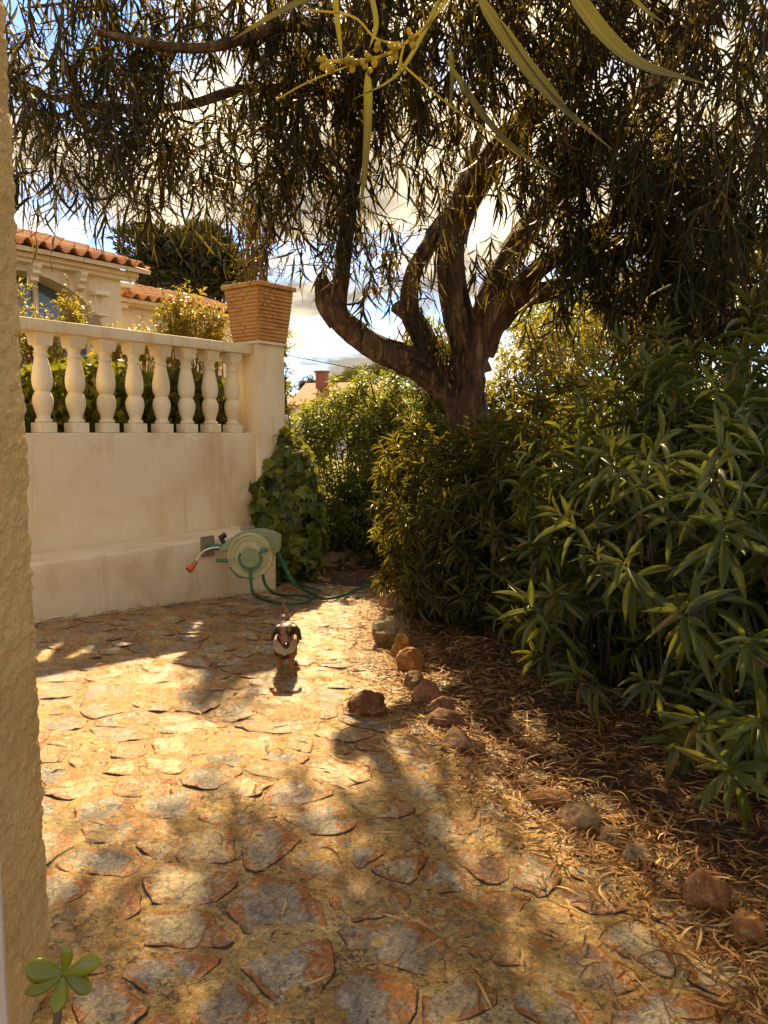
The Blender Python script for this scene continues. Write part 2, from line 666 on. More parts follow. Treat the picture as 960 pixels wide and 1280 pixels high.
def mortar_mat():
    m, nt, b, o = new_mat('sandy_mortar')
    n1 = noise(nt, 7, 8, 0.7, dist=0.8)
    r = ramp(nt, [(0.3, (0.40, 0.20, 0.04)), (0.43, (0.60, 0.34, 0.08)), (0.55, (0.70, 0.45, 0.14)), (0.68, (0.76, 0.55, 0.24))])
    nt.links.new(n1.outputs['Fac'], r.inputs[0])
    n2 = noise(nt, 1.5, 7, 0.65, dist=0.6)
    r2 = ramp(nt, [(0.54, (0, 0, 0)), (0.64, (0.75, 0.75, 0.75))])
    nt.links.new(n2.outputs['Fac'], r2.inputs[0])
    c = mix(nt, r2.outputs[0], r.outputs[0], (0.22, 0.155, 0.04))
    n6 = noise(nt, 8, 6, 0.68, dist=1.2)
    r6 = ramp(nt, [(0.58, (0, 0, 0)), (0.64, (0.75, 0.75, 0.75))])
    nt.links.new(n6.outputs['Fac'], r6.inputs[0])
    c = mix(nt, r6.outputs[0], c, (0.52, 0.21, 0.025))
    n3 = noise(nt, 48, 5, 0.7, dist=0.5)
    r3 = ramp(nt, [(0.37, (0.85, 0.85, 0.85)), (0.44, (0, 0, 0))])
    nt.links.new(n3.outputs['Fac'], r3.inputs[0])
    c = mix(nt, r3.outputs[0], c, (0.075, 0.05, 0.025))
    nt.links.new(c, b.inputs['Base Color'])
    c = relief_mottle(nt, c)
    nt.links.new(c, b.inputs['Base Color'])
    n8 = noise(nt, 5, 5, 0.6)
    r8 = ramp(nt, [(0.38, (0.20, 0.20, 0.20)), (0.62, (0.42, 0.42, 0.42))])
    nt.links.new(n8.outputs['Fac'], r8.inputs[0])
    nt.links.new(r8.outputs[0], b.inputs['Roughness'])
    b.inputs['Specular IOR Level'].default_value = 0.5
    b.inputs['Coat Weight'].default_value = 0.15
    b.inputs['Coat Roughness'].default_value = 0.36
    n4 = noise(nt, 32, 7, 0.72, dist=1.4)
    n5 = noise(nt, 120, 4, 0.65)
    p = bump(nt, None, n4.outputs['Fac'], 1.0, 0.03)
    q = bump(nt, b, n5.outputs['Fac'], 0.8, 0.007, p)
    nt.links.new(q, b.inputs['Coat Normal'])
    return m


M['stone'] = stone_mat()
M['mortar'] = mortar_mat()
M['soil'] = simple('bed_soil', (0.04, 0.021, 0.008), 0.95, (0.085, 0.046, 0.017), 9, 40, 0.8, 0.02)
M['earth'] = simple('dry_earth', (0.20, 0.14, 0.06), 0.95, (0.12, 0.10, 0.04), 1.5, 30, 0.6, 0.02)
M['kerb'] = simple('kerb_stone', (0.50, 0.36, 0.20), 0.85, (0.34, 0.23, 0.11), 5, 40, 0.5, 0.006)


def bark_mat(name, a, b_, c_, sc=14):
    m, nt, b, o = new_mat(name)
    n1 = noise(nt, sc, 7, 0.65, stretch=(1, 1, 0.22), dist=0.8)
    r = ramp(nt, [(0.34, a), (0.5, b_), (0.68, c_)])
    nt.links.new(n1.outputs['Fac'], r.inputs[0])
    n2 = noise(nt, 3.0, 5, 0.6)
    r2 = ramp(nt, [(0.55, (0, 0, 0)), (0.65, (0.5, 0.5, 0.5))])
    nt.links.new(n2.outputs['Fac'], r2.inputs[0])
    c = mix(nt, r2.outputs[0], r.outputs[0], (0.15, 0.06, 0.025))
    nt.links.new(c, b.inputs['Base Color'])
    b.inputs['Roughness'].default_value = 0.85
    b.inputs['Specular IOR Level'].default_value = 0.2
    n3 = noise(nt, sc * 2.2, 7, 0.7, stretch=(1, 1, 0.2), dist=1.0)
    bump(nt, b, n3.outputs['Fac'], 0.9, 0.02)
    return m


M['bark'] = bark_mat('peeling_bark', (0.03, 0.016, 0.007), (0.105, 0.06, 0.028), (0.30, 0.19, 0.095))
M['twig'] = simple('twig', (0.06, 0.04, 0.018), 0.8, (0.11, 0.075, 0.03), 20, bstr=0)
M['twig_gold'] = simple('golden_twig', (0.30, 0.19, 0.06), 0.7, (0.20, 0.12, 0.04), 20, bstr=0)
M['tree_leaf'] = leaf_mat('narrow_tree_leaf', [(0, (0.012, 0.014, 0.003)), (0.6, (0.024, 0.024, 0.005)), (0.85, (0.055, 0.045, 0.008)), (0.93, (0.08, 0.04, 0.01)), (1, (0.08, 0.026, 0.008))],
                        (0.34, 0.24, 0.02), 0.28, 0.5, 0.25)
M['near_leaf'] = leaf_mat('long_near_leaf', [(0, (0.042, 0.040, 0.003)), (1, (0.065, 0.058, 0.006))], (0.30, 0.24, 0.015), 0.30, spec=0.3, rib=(0.13, 0.11, 0.02), ribw=0.82)
M['bud'] = leaf_mat('yellow_bud', [(0, (0.30, 0.22, 0.015)), (1, (0.42, 0.32, 0.025))], (0.75, 0.6, 0.05), 0.5)
M['oleander'] = leaf_mat('oleander_leaf', [(0, (0.034, 0.042, 0.007)), (0.5, (0.07, 0.08, 0.013)), (0.9, (0.12, 0.125, 0.02)), (0.96, (0.13, 0.12, 0.012)), (0.97, (0.22, 0.15, 0.02)), (1, (0.16, 0.08, 0.02))], (0.30, 0.32, 0.03), 0.28, 0.38, 0.38, (0.16, 0.14, 0.03), 0.88)
M['oleander_small'] = leaf_mat('oleander_small_leaf', [(0, (0.026, 0.029, 0.004)), (0.6, (0.052, 0.053, 0.007)), (1, (0.12, 0.105, 0.016))], (0.42, 0.34, 0.025), 0.30, 0.40, 0.36)
M['ivy'] = leaf_mat('ivy_leaf', [(0, (0.034, 0.046, 0.006)), (0.6, (0.09, 0.11, 0.012)), (1, (0.22, 0.22, 0.02))], (0.50, 0.46, 0.02), 0.28, 0.42, 0.3)
M['hedge'] = leaf_mat('hedge_leaf', [(0, (0.025, 0.033, 0.008)), (0.8, (0.055, 0.065, 0.015)), (1, (0.12, 0.11, 0.02))], (0.30, 0.28, 0.03), 0.22)
M['yellow_leaf'] = leaf_mat('yellow_leaf', [(0, (0.16, 0.13, 0.02)), (0.6, (0.30, 0.23, 0.03)), (1, (0.42, 0.32, 0.05))], (0.55, 0.43, 0.04), 0.4)
M['bright_leaf'] = leaf_mat('bright_green_leaf', [(0, (0.038, 0.05, 0.006)), (0.6, (0.075, 0.092, 0.010)), (1, (0.14, 0.145, 0.016))], (0.48, 0.50, 0.03), 0.46)
M['lime_leaf'] = leaf_mat('lime_leaf', [(0, (0.09, 0.085, 0.010)), (1, (0.20, 0.165, 0.018))], (0.55, 0.45, 0.03), 0.42)
M['pine'] = leaf_mat('pine_needles', [(0, (0.014, 0.017, 0.004)), (0.7, (0.03, 0.033, 0.007)), (1, (0.06, 0.055, 0.010))], (0.16, 0.14, 0.015), 0.16)
M['litter'] = leaf_mat('dry_litter', [(0, (0.08, 0.03, 0.008)), (0.45, (0.21, 0.095, 0.024)), (0.8, (0.38, 0.20, 0.055)), (1, (0.58, 0.37, 0.14))], (0.4, 0.18, 0.03), 0.12, 0.7, 0.2)


def rock_mat():
    m, nt, b, o = new_mat('border_rock')
    oi = N(nt, 'ShaderNodeObjectInfo')
    n1 = noise(nt, 9, 7, 0.65, dist=0.6)
    r = ramp(nt, [(0.35, (0.45, 0.36, 0.28)), (0.55, (0.95, 0.86, 0.76)), (0.72, (1.55, 1.4, 1.15))])
    nt.links.new(n1.outputs['Fac'], r.inputs[0])
    c = mix(nt, 1.0, oi.outputs['Color'], r.outputs[0], 'MULTIPLY')
    n3 = noise(nt, 26, 6, 0.7, dist=1.0)
    r3 = ramp(nt, [(0.55, (0, 0, 0)), (0.62, (0.7, 0.7, 0.7))])
    nt.links.new(n3.outputs['Fac'], r3.inputs[0])
    c = mix(nt, r3.outputs[0], c, (0.44, 0.28, 0.12))
    n4 = noise(nt, 70, 5, 0.7)
    r4 = ramp(nt, [(0.36, (0.8, 0.8, 0.8)), (0.44, (0, 0, 0))])
    nt.links.new(n4.outputs['Fac'], r4.inputs[0])
    c = mix(nt, r4.outputs[0], c, (0.07, 0.045, 0.02))
    nt.links.new(c, b.inputs['Base Color'])
    b.inputs['Roughness'].default_value = 0.8
    b.inputs['Specular IOR Level'].default_value = 0.25
    n2 = noise(nt, 40, 6, 0.7)
    bump(nt, b, n2.outputs['Fac'], 1.0, 0.02)
    return m


M['rock'] = rock_mat()
M['tile'] = simple('terracotta_tile', (0.48, 0.19, 0.05), 0.85, (0.62, 0.33, 0.13), 5, 50, 0.4)
M['tile2'] = simple('far_tile', (0.42, 0.15, 0.07), 0.85, (0.50, 0.22, 0.11), 2, 50, 0.2)
M['terracotta'] = simple('terracotta_pot', (0.62, 0.33, 0.09), 0.85, (0.46, 0.22, 0.06), 7, 50, 0.5, 0.005)
M['reel'] = simple('sage_plastic', (0.30, 0.27, 0.12), 0.45, (0.46, 0.45, 0.22), 9, bstr=0.08, lo=0.30, hi=0.5)
M['reel_dark'] = simple('green_plastic', (0.05, 0.18, 0.10), 0.4, bstr=0.05)
M['reel_body'] = simple('mid_green_plastic', (0.24, 0.29, 0.12), 0.42, (0.17, 0.21, 0.09), 6, bstr=0.05)
M['hose'] = simple('green_hose', (0.015, 0.12, 0.055), 0.35, bstr=0.0)
M['black'] = simple('black_plastic', (0.02, 0.018, 0.016), 0.4, bstr=0)
M['orange'] = simple('orange_plastic', (0.75, 0.11, 0.015), 0.4, bstr=0)
M['metal'] = simple('brushed_metal', (0.55, 0.50, 0.42), 0.32, metal=0.9, bstr=0)
M['plate'] = simple('weathered_plate', (0.36, 0.26, 0.15), 0.7, (0.20, 0.14, 0.08), 12)
M['succulent'] = leaf_mat('succulent_leaf', [(0, (0.12, 0.125, 0.006)), (1, (0.24, 0.225, 0.012))], (0.5, 0.45, 0.02), 0.22, 0.25, 0.5)
M['stem'] = simple('brown_stem', (0.16, 0.09, 0.04), 0.7, (0.10, 0.055, 0.025), 30)

# ================================================================== GROUND
AX0 = np.array([-2.716, 5.68])                 # the wall's front line starts here ...
U2 = np.array([0.598, 0.802])                  # ... and runs this way, away from the camera
N2 = np.array([0.802, -0.598])                 # its face looks this way
WTOP = 1.2


def wp(s, t, z):
    p = AX0 + s * U2 + t * N2
    return np.array([p[0], p[1], z])


WAX = np.array([[U2[0], U2[1], 0], [N2[0], N2[1], 0], [0, 0, 1.0]])

xs = np.concatenate([np.linspace(-300, -12, 14), np.linspace(-10, 12, 45), np.linspace(16, 300, 14)])
ys = np.concatenate([np.linspace(-40, -2, 8), np.linspace(-1, 20, 43), np.linspace(25, 600, 24)])
GX, GY = np.meshgrid(xs, ys, indexing='ij')
GZ = gz(GX, GY) - 0.035
V = np.stack([GX, GY, GZ], -1).reshape(-1, 3)
i, j = np.meshgrid(np.arange(len(xs) - 1), np.arange(len(ys) - 1), indexing='ij')
ny = len(ys)
F = np.stack([i * ny + j, (i + 1) * ny + j, (i + 1) * ny + j + 1, i * ny + j + 1], -1).reshape(-1, 4)
tag(link('ground', mesh_np('ground', V, F, M['earth'])), kind='structure')

# path edge (right side), found from the border stones' line on the ground
edge_px = [(497, 740), (488, 770), (490, 800), (510, 840), (540, 885), (590, 940), (660, 990), (740, 1045), (820, 1090), (900, 1150), (985, 1230), (1080, 1320)]
EDGE = np.array([ground_at(*p)[:2] for p in edge_px])
EDGE = EDGE[np.argsort(EDGE[:, 1])]


def edge_x(y):
    return np.interp(y, EDGE[:, 1], EDGE[:, 0])


PATH_FAR = 7.75


def path_sheet():
    h = 0.035
    x = np.arange(-3.6, 1.75, h)
    y = np.arange(0.9, PATH_FAR + 0.2, h)
    X, Y = np.meshgrid(x, y, indexing='ij')
    ex = edge_x(Y) + 0.10
    inside = X < ex + h
    wall_n = (X - AX0[0]) * N2[0] + (Y - AX0[1]) * N2[1]
    wall_s = (X - AX0[0]) * U2[0] + (Y - AX0[1]) * U2[1]
    inside &= (wall_n > 0.35) | (wall_s > 2.4)
    Z = gz(X, Y) + 0.004 + 0.0045 * fbm(np.stack([X * 6, Y * 6, X * 0], -1), 4, 3) + 0.004 * fbm(np.stack([X * 22, Y * 22, X * 0], -1), 2, 9)
    # the sheet slips under the bed litter at its right edge
    Z = Z - 0.04 * np.clip((X - ex + 0.08) / 0.12, 0, 1)
    ny = len(y)
    V = np.stack([X, Y, Z], -1).reshape(-1, 3)
    i, j = np.meshgrid(np.arange(len(x) - 1), np.arange(ny - 1), indexing='ij')
    F = np.stack([i * ny + j, (i + 1) * ny + j, (i + 1) * ny + j + 1, i * ny + j + 1], -1).reshape(-1, 4)
    keep = inside.reshape(-1)[F].all(1)
    F = F[keep]
    used = np.unique(F)
    remap = np.zeros(len(V), int)
    remap[used] = np.arange(len(used))
    return mesh_np('path', V[used], remap[F], M['mortar'])


path = tag(link('path', path_sheet()), kind='structure')


def clip_poly(P, n, c):
    """keep the side n.p <= c"""
    out = []
    for a, b in zip(P, np.roll(P, -1, axis=0)):
        da, db = n @ a - c, n @ b - c
        if da <= 0:
            out.append(a)
        if (da < 0 < db) or (db < 0 < da):
            out.append(a + (b - a) * (da / (da - db)))
    return np.array(out)


def paving():
    g = np.random.default_rng(23)
    pts = []
    tries = 0
    while tries < 30000:
        tries += 1
        p = np.array([g.uniform(-3.7, 1.8), g.uniform(0.9, PATH_FAR + 0.3)])
        if p[0] > edge_x(p[1]) + 0.12:
            continue
        wn_ = (p - AX0) @ N2
        ws_ = (p - AX0) @ U2
        if wn_ < 0.6 and ws_ < 2.9:
            continue
        r = g.choice([0.12, 0.19, 0.27, 0.33])
        ok = True
        for q, rq in pts:
            d = p - q
            if d @ d < (0.5 * (r + rq)) ** 2:
                ok = False
                break
        if ok:
            pts.append((p, r))
    S = np.array([p for p, r in pts])
    stones = []
    for k, p in enumerate(S):
        d = np.linalg.norm(S - p, axis=1)
        nb = np.argsort(d)[1:14]
        a = np.linspace(0, 2 * np.pi, 13)[:-1]
        P = p + 0.27 * np.stack([np.cos(a), np.sin(a)], 1)
        gap = g.uniform(0.004, 0.015)
        for q in nb:
            n = S[q] - p
            L = np.linalg.norm(n)
            n = n / L
            P = clip_poly(P, n, n @ (p + S[q]) / 2 - gap)
            if len(P) < 3:
                break
        if len(P) < 3:
            continue
        c = P.mean(0)
        area = 0.5 * abs(np.sum(P[:, 0] * np.roll(P[:, 1], -1) - P[:, 1] * np.roll(P[:, 0], -1)))
        if area < 0.003:
            continue
        stones.append((P, c, area))
    stones.sort(key=lambda s: np.linalg.norm(s[1]) / math.sqrt(s[2]) if True else 0)
    return stones


def stone_geo(P, c, g, k):
    # resample the outline, round its corners, roughen it
    for _ in range(2):
        Q = np.roll(P, -1, axis=0)
        P = np.stack([0.87 * P + 0.13 * Q, 0.13 * P + 0.87 * Q], 1).reshape(-1, 2)
        if len(P) > 40:
            break
    ln = np.linalg.norm(np.roll(P, -1, axis=0) - P, axis=1)
    cum = np.concatenate([[0], np.cumsum(ln)])
    n = 24
    t = np.linspace(0, cum[-1], n + 1)[:-1]
    Pc = np.concatenate([P, P[:1]])
    O = np.stack([np.interp(t, cum, Pc[:, 0]), np.interp(t, cum, Pc[:, 1])], 1)
    ang = np.arange(n) * 2 * np.pi / n
    wob = 1 + 0.11 * fbm(np.stack([np.cos(ang) * 2.6, np.sin(ang) * 2.6, np.full(n, k * 1.7)], -1), 3, 5)
    O = c + (O - c) * wob[:, None]
    top = g.uniform(0.004, 0.009)
    tilt = g.normal(0, 0.010, 2)
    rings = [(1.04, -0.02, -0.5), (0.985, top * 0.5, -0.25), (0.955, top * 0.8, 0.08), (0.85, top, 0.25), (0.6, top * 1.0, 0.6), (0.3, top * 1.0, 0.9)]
    V, rib = [], []
    for f, z, rb in rings:
        q = c + (O - c) * f
        zz = z + ((q - c) @ tilt if z > 0 else 0)
        if z > 0:
            zz = zz + 0.0065 * fbm(np.stack([q[:, 0] * 16, q[:, 1] * 16, np.full(n, k * 3.1)], -1), 3, 2)
        V.append(np.concatenate([q, (gz(q[:, 0], q[:, 1]) + zz)[:, None]], 1))
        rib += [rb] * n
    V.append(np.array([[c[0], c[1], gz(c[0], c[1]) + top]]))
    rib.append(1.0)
    V = np.concatenate(V)
    F, T = [], []
    for r_ in range(len(rings) - 1):
        for j in range(n):
            q = (j + 1) % n
            F.append((r_ * n + j, r_ * n + q, (r_ + 1) * n + q, (r_ + 1) * n + j))
    last = (len(rings) - 1) * n
    for j in range(n):
        T.append((last + j, last + (j + 1) % n, len(V) - 1))
    # outline may run either way round: make faces look up
    a2 = np.sum(O[:, 0] * np.roll(O[:, 1], -1) - O[:, 1] * np.roll(O[:, 0], -1))
    F, T = np.array(F), np.array(T)
    if a2 < 0:
        F, T = F[:, ::-1], T[:, ::-1]
    return V, F, T, np.array(rib)


def build_paving():
    g = np.random.default_rng(5)
    st = paving()
    rest = MB()
    tints, ribs = [], []
    cnt = 0
    for k, (P, c, area) in enumerate(st):
        px, py, dep = project(np.array([c[0], c[1], gz(*c)]))
        vis = -60 < px < 1020 and py < 1340
        V, F, T, rib = stone_geo(P, c, g, k)
        if vis and cnt < 295:
            cnt += 1
            o3 = np.array([c[0], c[1], gz(*c)])
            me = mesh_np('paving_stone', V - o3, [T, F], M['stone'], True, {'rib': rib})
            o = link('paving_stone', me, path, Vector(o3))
        else:
            rest.addm(V, [T, F])
            tints += [g.random()] * len(V)
            ribs += list(rib)
    if rest.n:
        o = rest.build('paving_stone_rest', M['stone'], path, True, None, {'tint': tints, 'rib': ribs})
        o.name = 'far_paving'
        o['kind'] = 'stuff'
    return len(st), cnt


print('paving', build_paving())


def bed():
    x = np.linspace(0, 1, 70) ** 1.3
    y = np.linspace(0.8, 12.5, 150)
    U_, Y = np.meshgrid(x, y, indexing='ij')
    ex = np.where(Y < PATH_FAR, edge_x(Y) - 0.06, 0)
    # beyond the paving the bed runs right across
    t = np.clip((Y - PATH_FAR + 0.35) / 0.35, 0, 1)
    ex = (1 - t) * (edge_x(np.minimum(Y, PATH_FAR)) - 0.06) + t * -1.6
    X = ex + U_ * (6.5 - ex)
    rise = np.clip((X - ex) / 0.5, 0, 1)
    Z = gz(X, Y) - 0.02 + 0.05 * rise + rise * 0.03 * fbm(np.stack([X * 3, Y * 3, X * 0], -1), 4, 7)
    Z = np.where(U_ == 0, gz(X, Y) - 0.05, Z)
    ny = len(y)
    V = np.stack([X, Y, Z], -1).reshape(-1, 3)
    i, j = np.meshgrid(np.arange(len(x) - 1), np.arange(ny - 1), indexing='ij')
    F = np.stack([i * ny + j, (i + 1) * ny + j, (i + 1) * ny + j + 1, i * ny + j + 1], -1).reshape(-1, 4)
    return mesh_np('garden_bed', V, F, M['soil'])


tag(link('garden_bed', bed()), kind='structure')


def bed_z(x, y):
    t = np.clip((np.asarray(y) - PATH_FAR + 0.35) / 0.35, 0, 1)
    ex = (1 - t) * (edge_x(np.minimum(y, PATH_FAR)) - 0.06) + t * -1.6
    rise = np.clip((x - ex) / 0.5, 0, 1)
    return gz(x, y) - 0.02 + 0.05 * rise + rise * 0.03 * fbm(np.stack([x * 3, y * 3, x * 0], -1), 4, 7)


# terrace behind the balustrade
tm = MB()
tb = MB()
s0, s1 = -14.0, 2.9
tb.box(wp((s0 + s1) / 2, -7.75, 0.33), (s1 - s0, 15.0, 1.5), WAX)
tag(tb.build('terrace', M['earth'], None, False), kind='structure')

# ================================================================== GARDEN WALL WITH BALUSTRADE
def baluster_mesh():
    m = MB()
    h = 0.76
    m.box((0, 0, 0.039), (0.14, 0.14, 0.078), None, 0.006)
    prof = [(0.058, .079), (.064, .085), (.066, .092), (.062, .10), (.052, .108), (.049, .118), (.053, .14), (.066, .175), (.075, .21), (.078, .24), (.075, .27),
            (.065, .295), (.056, .31), (.055, .316), (.060, .322), (.071, .35), (.0765, .39), (.075, .43), (.067, .48), (.056, .53), (.049, .565), (.047, .578), (.055, .583), (.057, .592),
            (.053, .60), (.047, .606), (.046, .62), (.050, .64), (.060, .66), (.062, .668)]
    m.lathe(prof, (0, 0, 0), None, 28, False)
    bm = bmesh.new()
    bmesh.ops.create_cube(bm, size=1)
    for v in bm.verts:
        w = 0.128 if v.co.z < 0 else 0.152
        v.co = Vector((v.co.x * w, v.co.y * w, v.co.z * 0.1))
    bmesh.ops.bevel(bm, geom=list(bm.edges), offset=0.005, segments=2, affect='EDGES')
    m.frombm(bm, (0, 0, 0.712))
    V = np.concatenate(m.v)
    return mesh_np('baluster', V, [np.concatenate(m.f3) if m.f3 else [], np.concatenate(m.f4)], M['paint'], True, None, 35)


def rough_box(m, c, size, ax, bev, amp, seed, cell=0.09):
    """plastered block: subdivided, its faces a little uneven"""
    bm = bmesh.new()
    bmesh.ops.create_cube(bm, size=1)
    for v in bm.verts:
        v.co = Vector((v.co.x * size[0], v.co.y * size[1], v.co.z * size[2]))
    bmesh.ops.bevel(bm, geom=list(bm.edges), offset=bev, segments=2, profile=0.5, affect='EDGES')
    for axis in range(3):
        n = max(1, int(size[axis] / cell))
        for k in range(1, n):
            co = Vector((0, 0, 0))
            co[axis] = -size[axis] / 2 + size[axis] * k / n
            no = Vector((0, 0, 0))
            no[axis] = 1
            bmesh.ops.bisect_plane(bm, geom=list(bm.verts) + list(bm.edges) + list(bm.faces), plane_co=co, plane_no=no)
    bm.normal_update()
    P = np.array([v.co[:] for v in bm.verts])
    d = amp * fbm(P * 4.5 + seed, 4, seed)
    for v, q in zip(bm.verts, d):
        v.co += v.normal * float(q)
    m.frombm(bm, c, ax)


def garden_wall():
    base = wp(0.5, 0.1, gz(-2.4, 6.1))
    t = thing('garden_wall', base, 'cream plastered garden wall with white balustrade, stepped ledge and square end pier', 'wall')
    m = MB()
    rough_box(m, wp(-0.4, -0.13, 0.38), (5.66, 0.26, 1.64), WAX, 0.012, 0.006, 3, 0.12)
    m.build('wall_panel', M['plaster'], t)
    m = MB()
    rough_box(m, wp(-0.55, 0.2675, -0.07), (5.40, 0.53, 0.74), WAX, 0.022, 0.009, 8, 0.1)
    m.build('ledge', M['plaster'], t)
    m = MB()
    rough_box(m, wp(2.6, -0.10, 0.78), (0.35, 0.335, 2.56), WAX, 0.012, 0.004, 5, 0.12)
    m.build('pier', M['paint'], t)
    m = MB()
    m.box(wp(2.6, -0.10, 2.0745), (0.40, 0.385, 0.029), WAX, 0.008)
    m.build('pier_cap', M['paint'], t)
    m = MB()
    m.box(wp(-0.3, -0.11, 2.005), (5.43, 0.215, 0.09), WAX, 0.010)
    m.build('handrail', M['paint'], t)
    me = baluster_mesh()
    ang = math.atan2(U2[1], U2[0])
    for k in range(-9, 8):
        p = wp(0.296 + 0.276 * k, -0.11, WTOP + 0.001)
        o = link('baluster', me, t, Vector(p) - Vector(t.location))
        o.rotation_euler = (0, 0, ang)


garden_wall()

# ------------------------------------------------------------------ planter on the pier
def planter():
    zc = 2.091
    c = wp(2.6, -0.10, zc)
    t = thing('planter', c, 'square terracotta planter with rough stone courses on the wall pier', 'planter')
    H, b0, b1 = 0.55, 0.185, 0.235
    m = MB()
    bm = bmesh.new()
    bmesh.ops.create_cube(bm, size=1)
    for v in bm.verts:
        w = (b0 if v.co.z < 0 else b1) * 2
        v.co = Vector((v.co.x * w, v.co.y * w, v.co.z * (H - 0.05)))
    m.frombm(bm, c + np.array([0, 0, (H - 0.05) / 2]), WAX)
    m.build('pot_body', M['terracotta'], t)
    m = MB()
    for sx, sy, lx, ly in ((0, 1, .53, .05), (0, -1, .53, .05), (1, 0, .05, .43), (-1, 0, .05, .43)):
        m.box(c + (sx * 0.24 * WAX[0] + sy * 0.24 * WAX[1]) + np.array([0, 0, H - 0.022]), (lx, ly, 0.045), WAX, 0.010)
    m.build('pot_rim', M['terracotta'], t)
    m = MB()
    m.box(c + np.array([0, 0, H - 0.035]), (0.42, 0.42, 0.02), WAX)
    m.build('potting_soil', M['soil'], t)
    g = np.random.default_rng(3)
    z = 0.012
    rows = 14
    zs = np.linspace(0.008, H - 0.058, rows + 1)
    for r_ in range(rows):
        z0, z1 = zs[r_], zs[r_ + 1]
        zm = (z0 + z1) / 2
        half = b0 + (b1 - b0) * zm / (H - 0.05)
        for face in range(4):
            ax = [WAX[0], WAX[1], -WAX[0], -WAX[1]][face]
            out = [-WAX[1], WAX[0], WAX[1], -WAX[0]][face]
            x = -half
            while x < half - 0.02:
                w = g.uniform(0.10, 0.38)
                w = min(w, half - x)
                if half - (x + w) < 0.05:
                    w = half - x
                mm = MB()
                th = g.uniform(0.010, 0.030)
                mm.box((0, 0, 0), (w - 0.006, th, (z1 - z0) - g.uniform(0.004, 0.010)), [ax, out, [0, 0, 1]], 0.004, 1)
                p = c + ax * (x + w / 2) + out * (half + th * 0.2) + np.array([0, 0, zm])
                V = np.concatenate(mm.v)
                me = mesh_np('stone_course', V, [f for f in ([np.concatenate(mm.f3)] if mm.f3 else []) + [np.concatenate(mm.f4)]], M['terracotta'], True, None, 40)
                link('stone_course', me, t, Vector(p) - Vector(t.location))
                x += w
    return c + np.array([0, 0, H - 0.03])


POT_TOP = planter()

# ================================================================== LEAVES
def leaf_template(segs=4, curve=0.25, fold=0.18, tip=0.5, wmax=0.45, round_=1.0):
    y = np.linspace(0, 1, segs + 1)
    # width profile: 0 at base and tip
    w = np.sin(np.pi * np.clip(y, 0, 1) ** (math.log(0.5) / math.log(wmax))) ** round_
    w = np.clip(w, 0.03, 1) * 0.5
    V, rib = [], []
    for yy, ww in zip(y, w):
        z = -curve * yy * yy
        V += [(-ww, yy, z + fold * ww), (0, yy, z), (ww, yy, z + fold * ww)]
        rib += [0, 1, 0]
    F = []
    for i in range(segs):
        a = i * 3
        F += [(a, a + 1, a + 4, a + 3), (a + 1, a + 2, a + 5, a + 4)]
    return np.array(V, float), np.array(F), np.array(rib, float)


def star_template():
    """five-lobed ivy leaf, slightly cupped, stalk end at the origin"""
    pts = [(0, 0), (-0.30, -0.10), (-0.40, 0.12), (-0.62, 0.30), (-0.30, 0.45), (-0.22, 0.66), (0, 1.0), (0.22, 0.66), (0.30, 0.45), (0.62, 0.30), (0.40, 0.12), (0.30, -0.10)]
    V = [(x, y, -0.25 * y * y - 0.25 * x * x) for x, y in pts] + [(0, 0.35, 0.03)]
    n = len(pts)
    F = [((k + 1) % n, k, n) for k in range(n)]
    return np.array(V, float), np.array(F), np.array([0] * n + [1.0])


def frames(D, Nn):
    D = unit(D)
    X = unit(np.cross(D, Nn))
    Z = np.cross(X, D)
    return X, D, Z


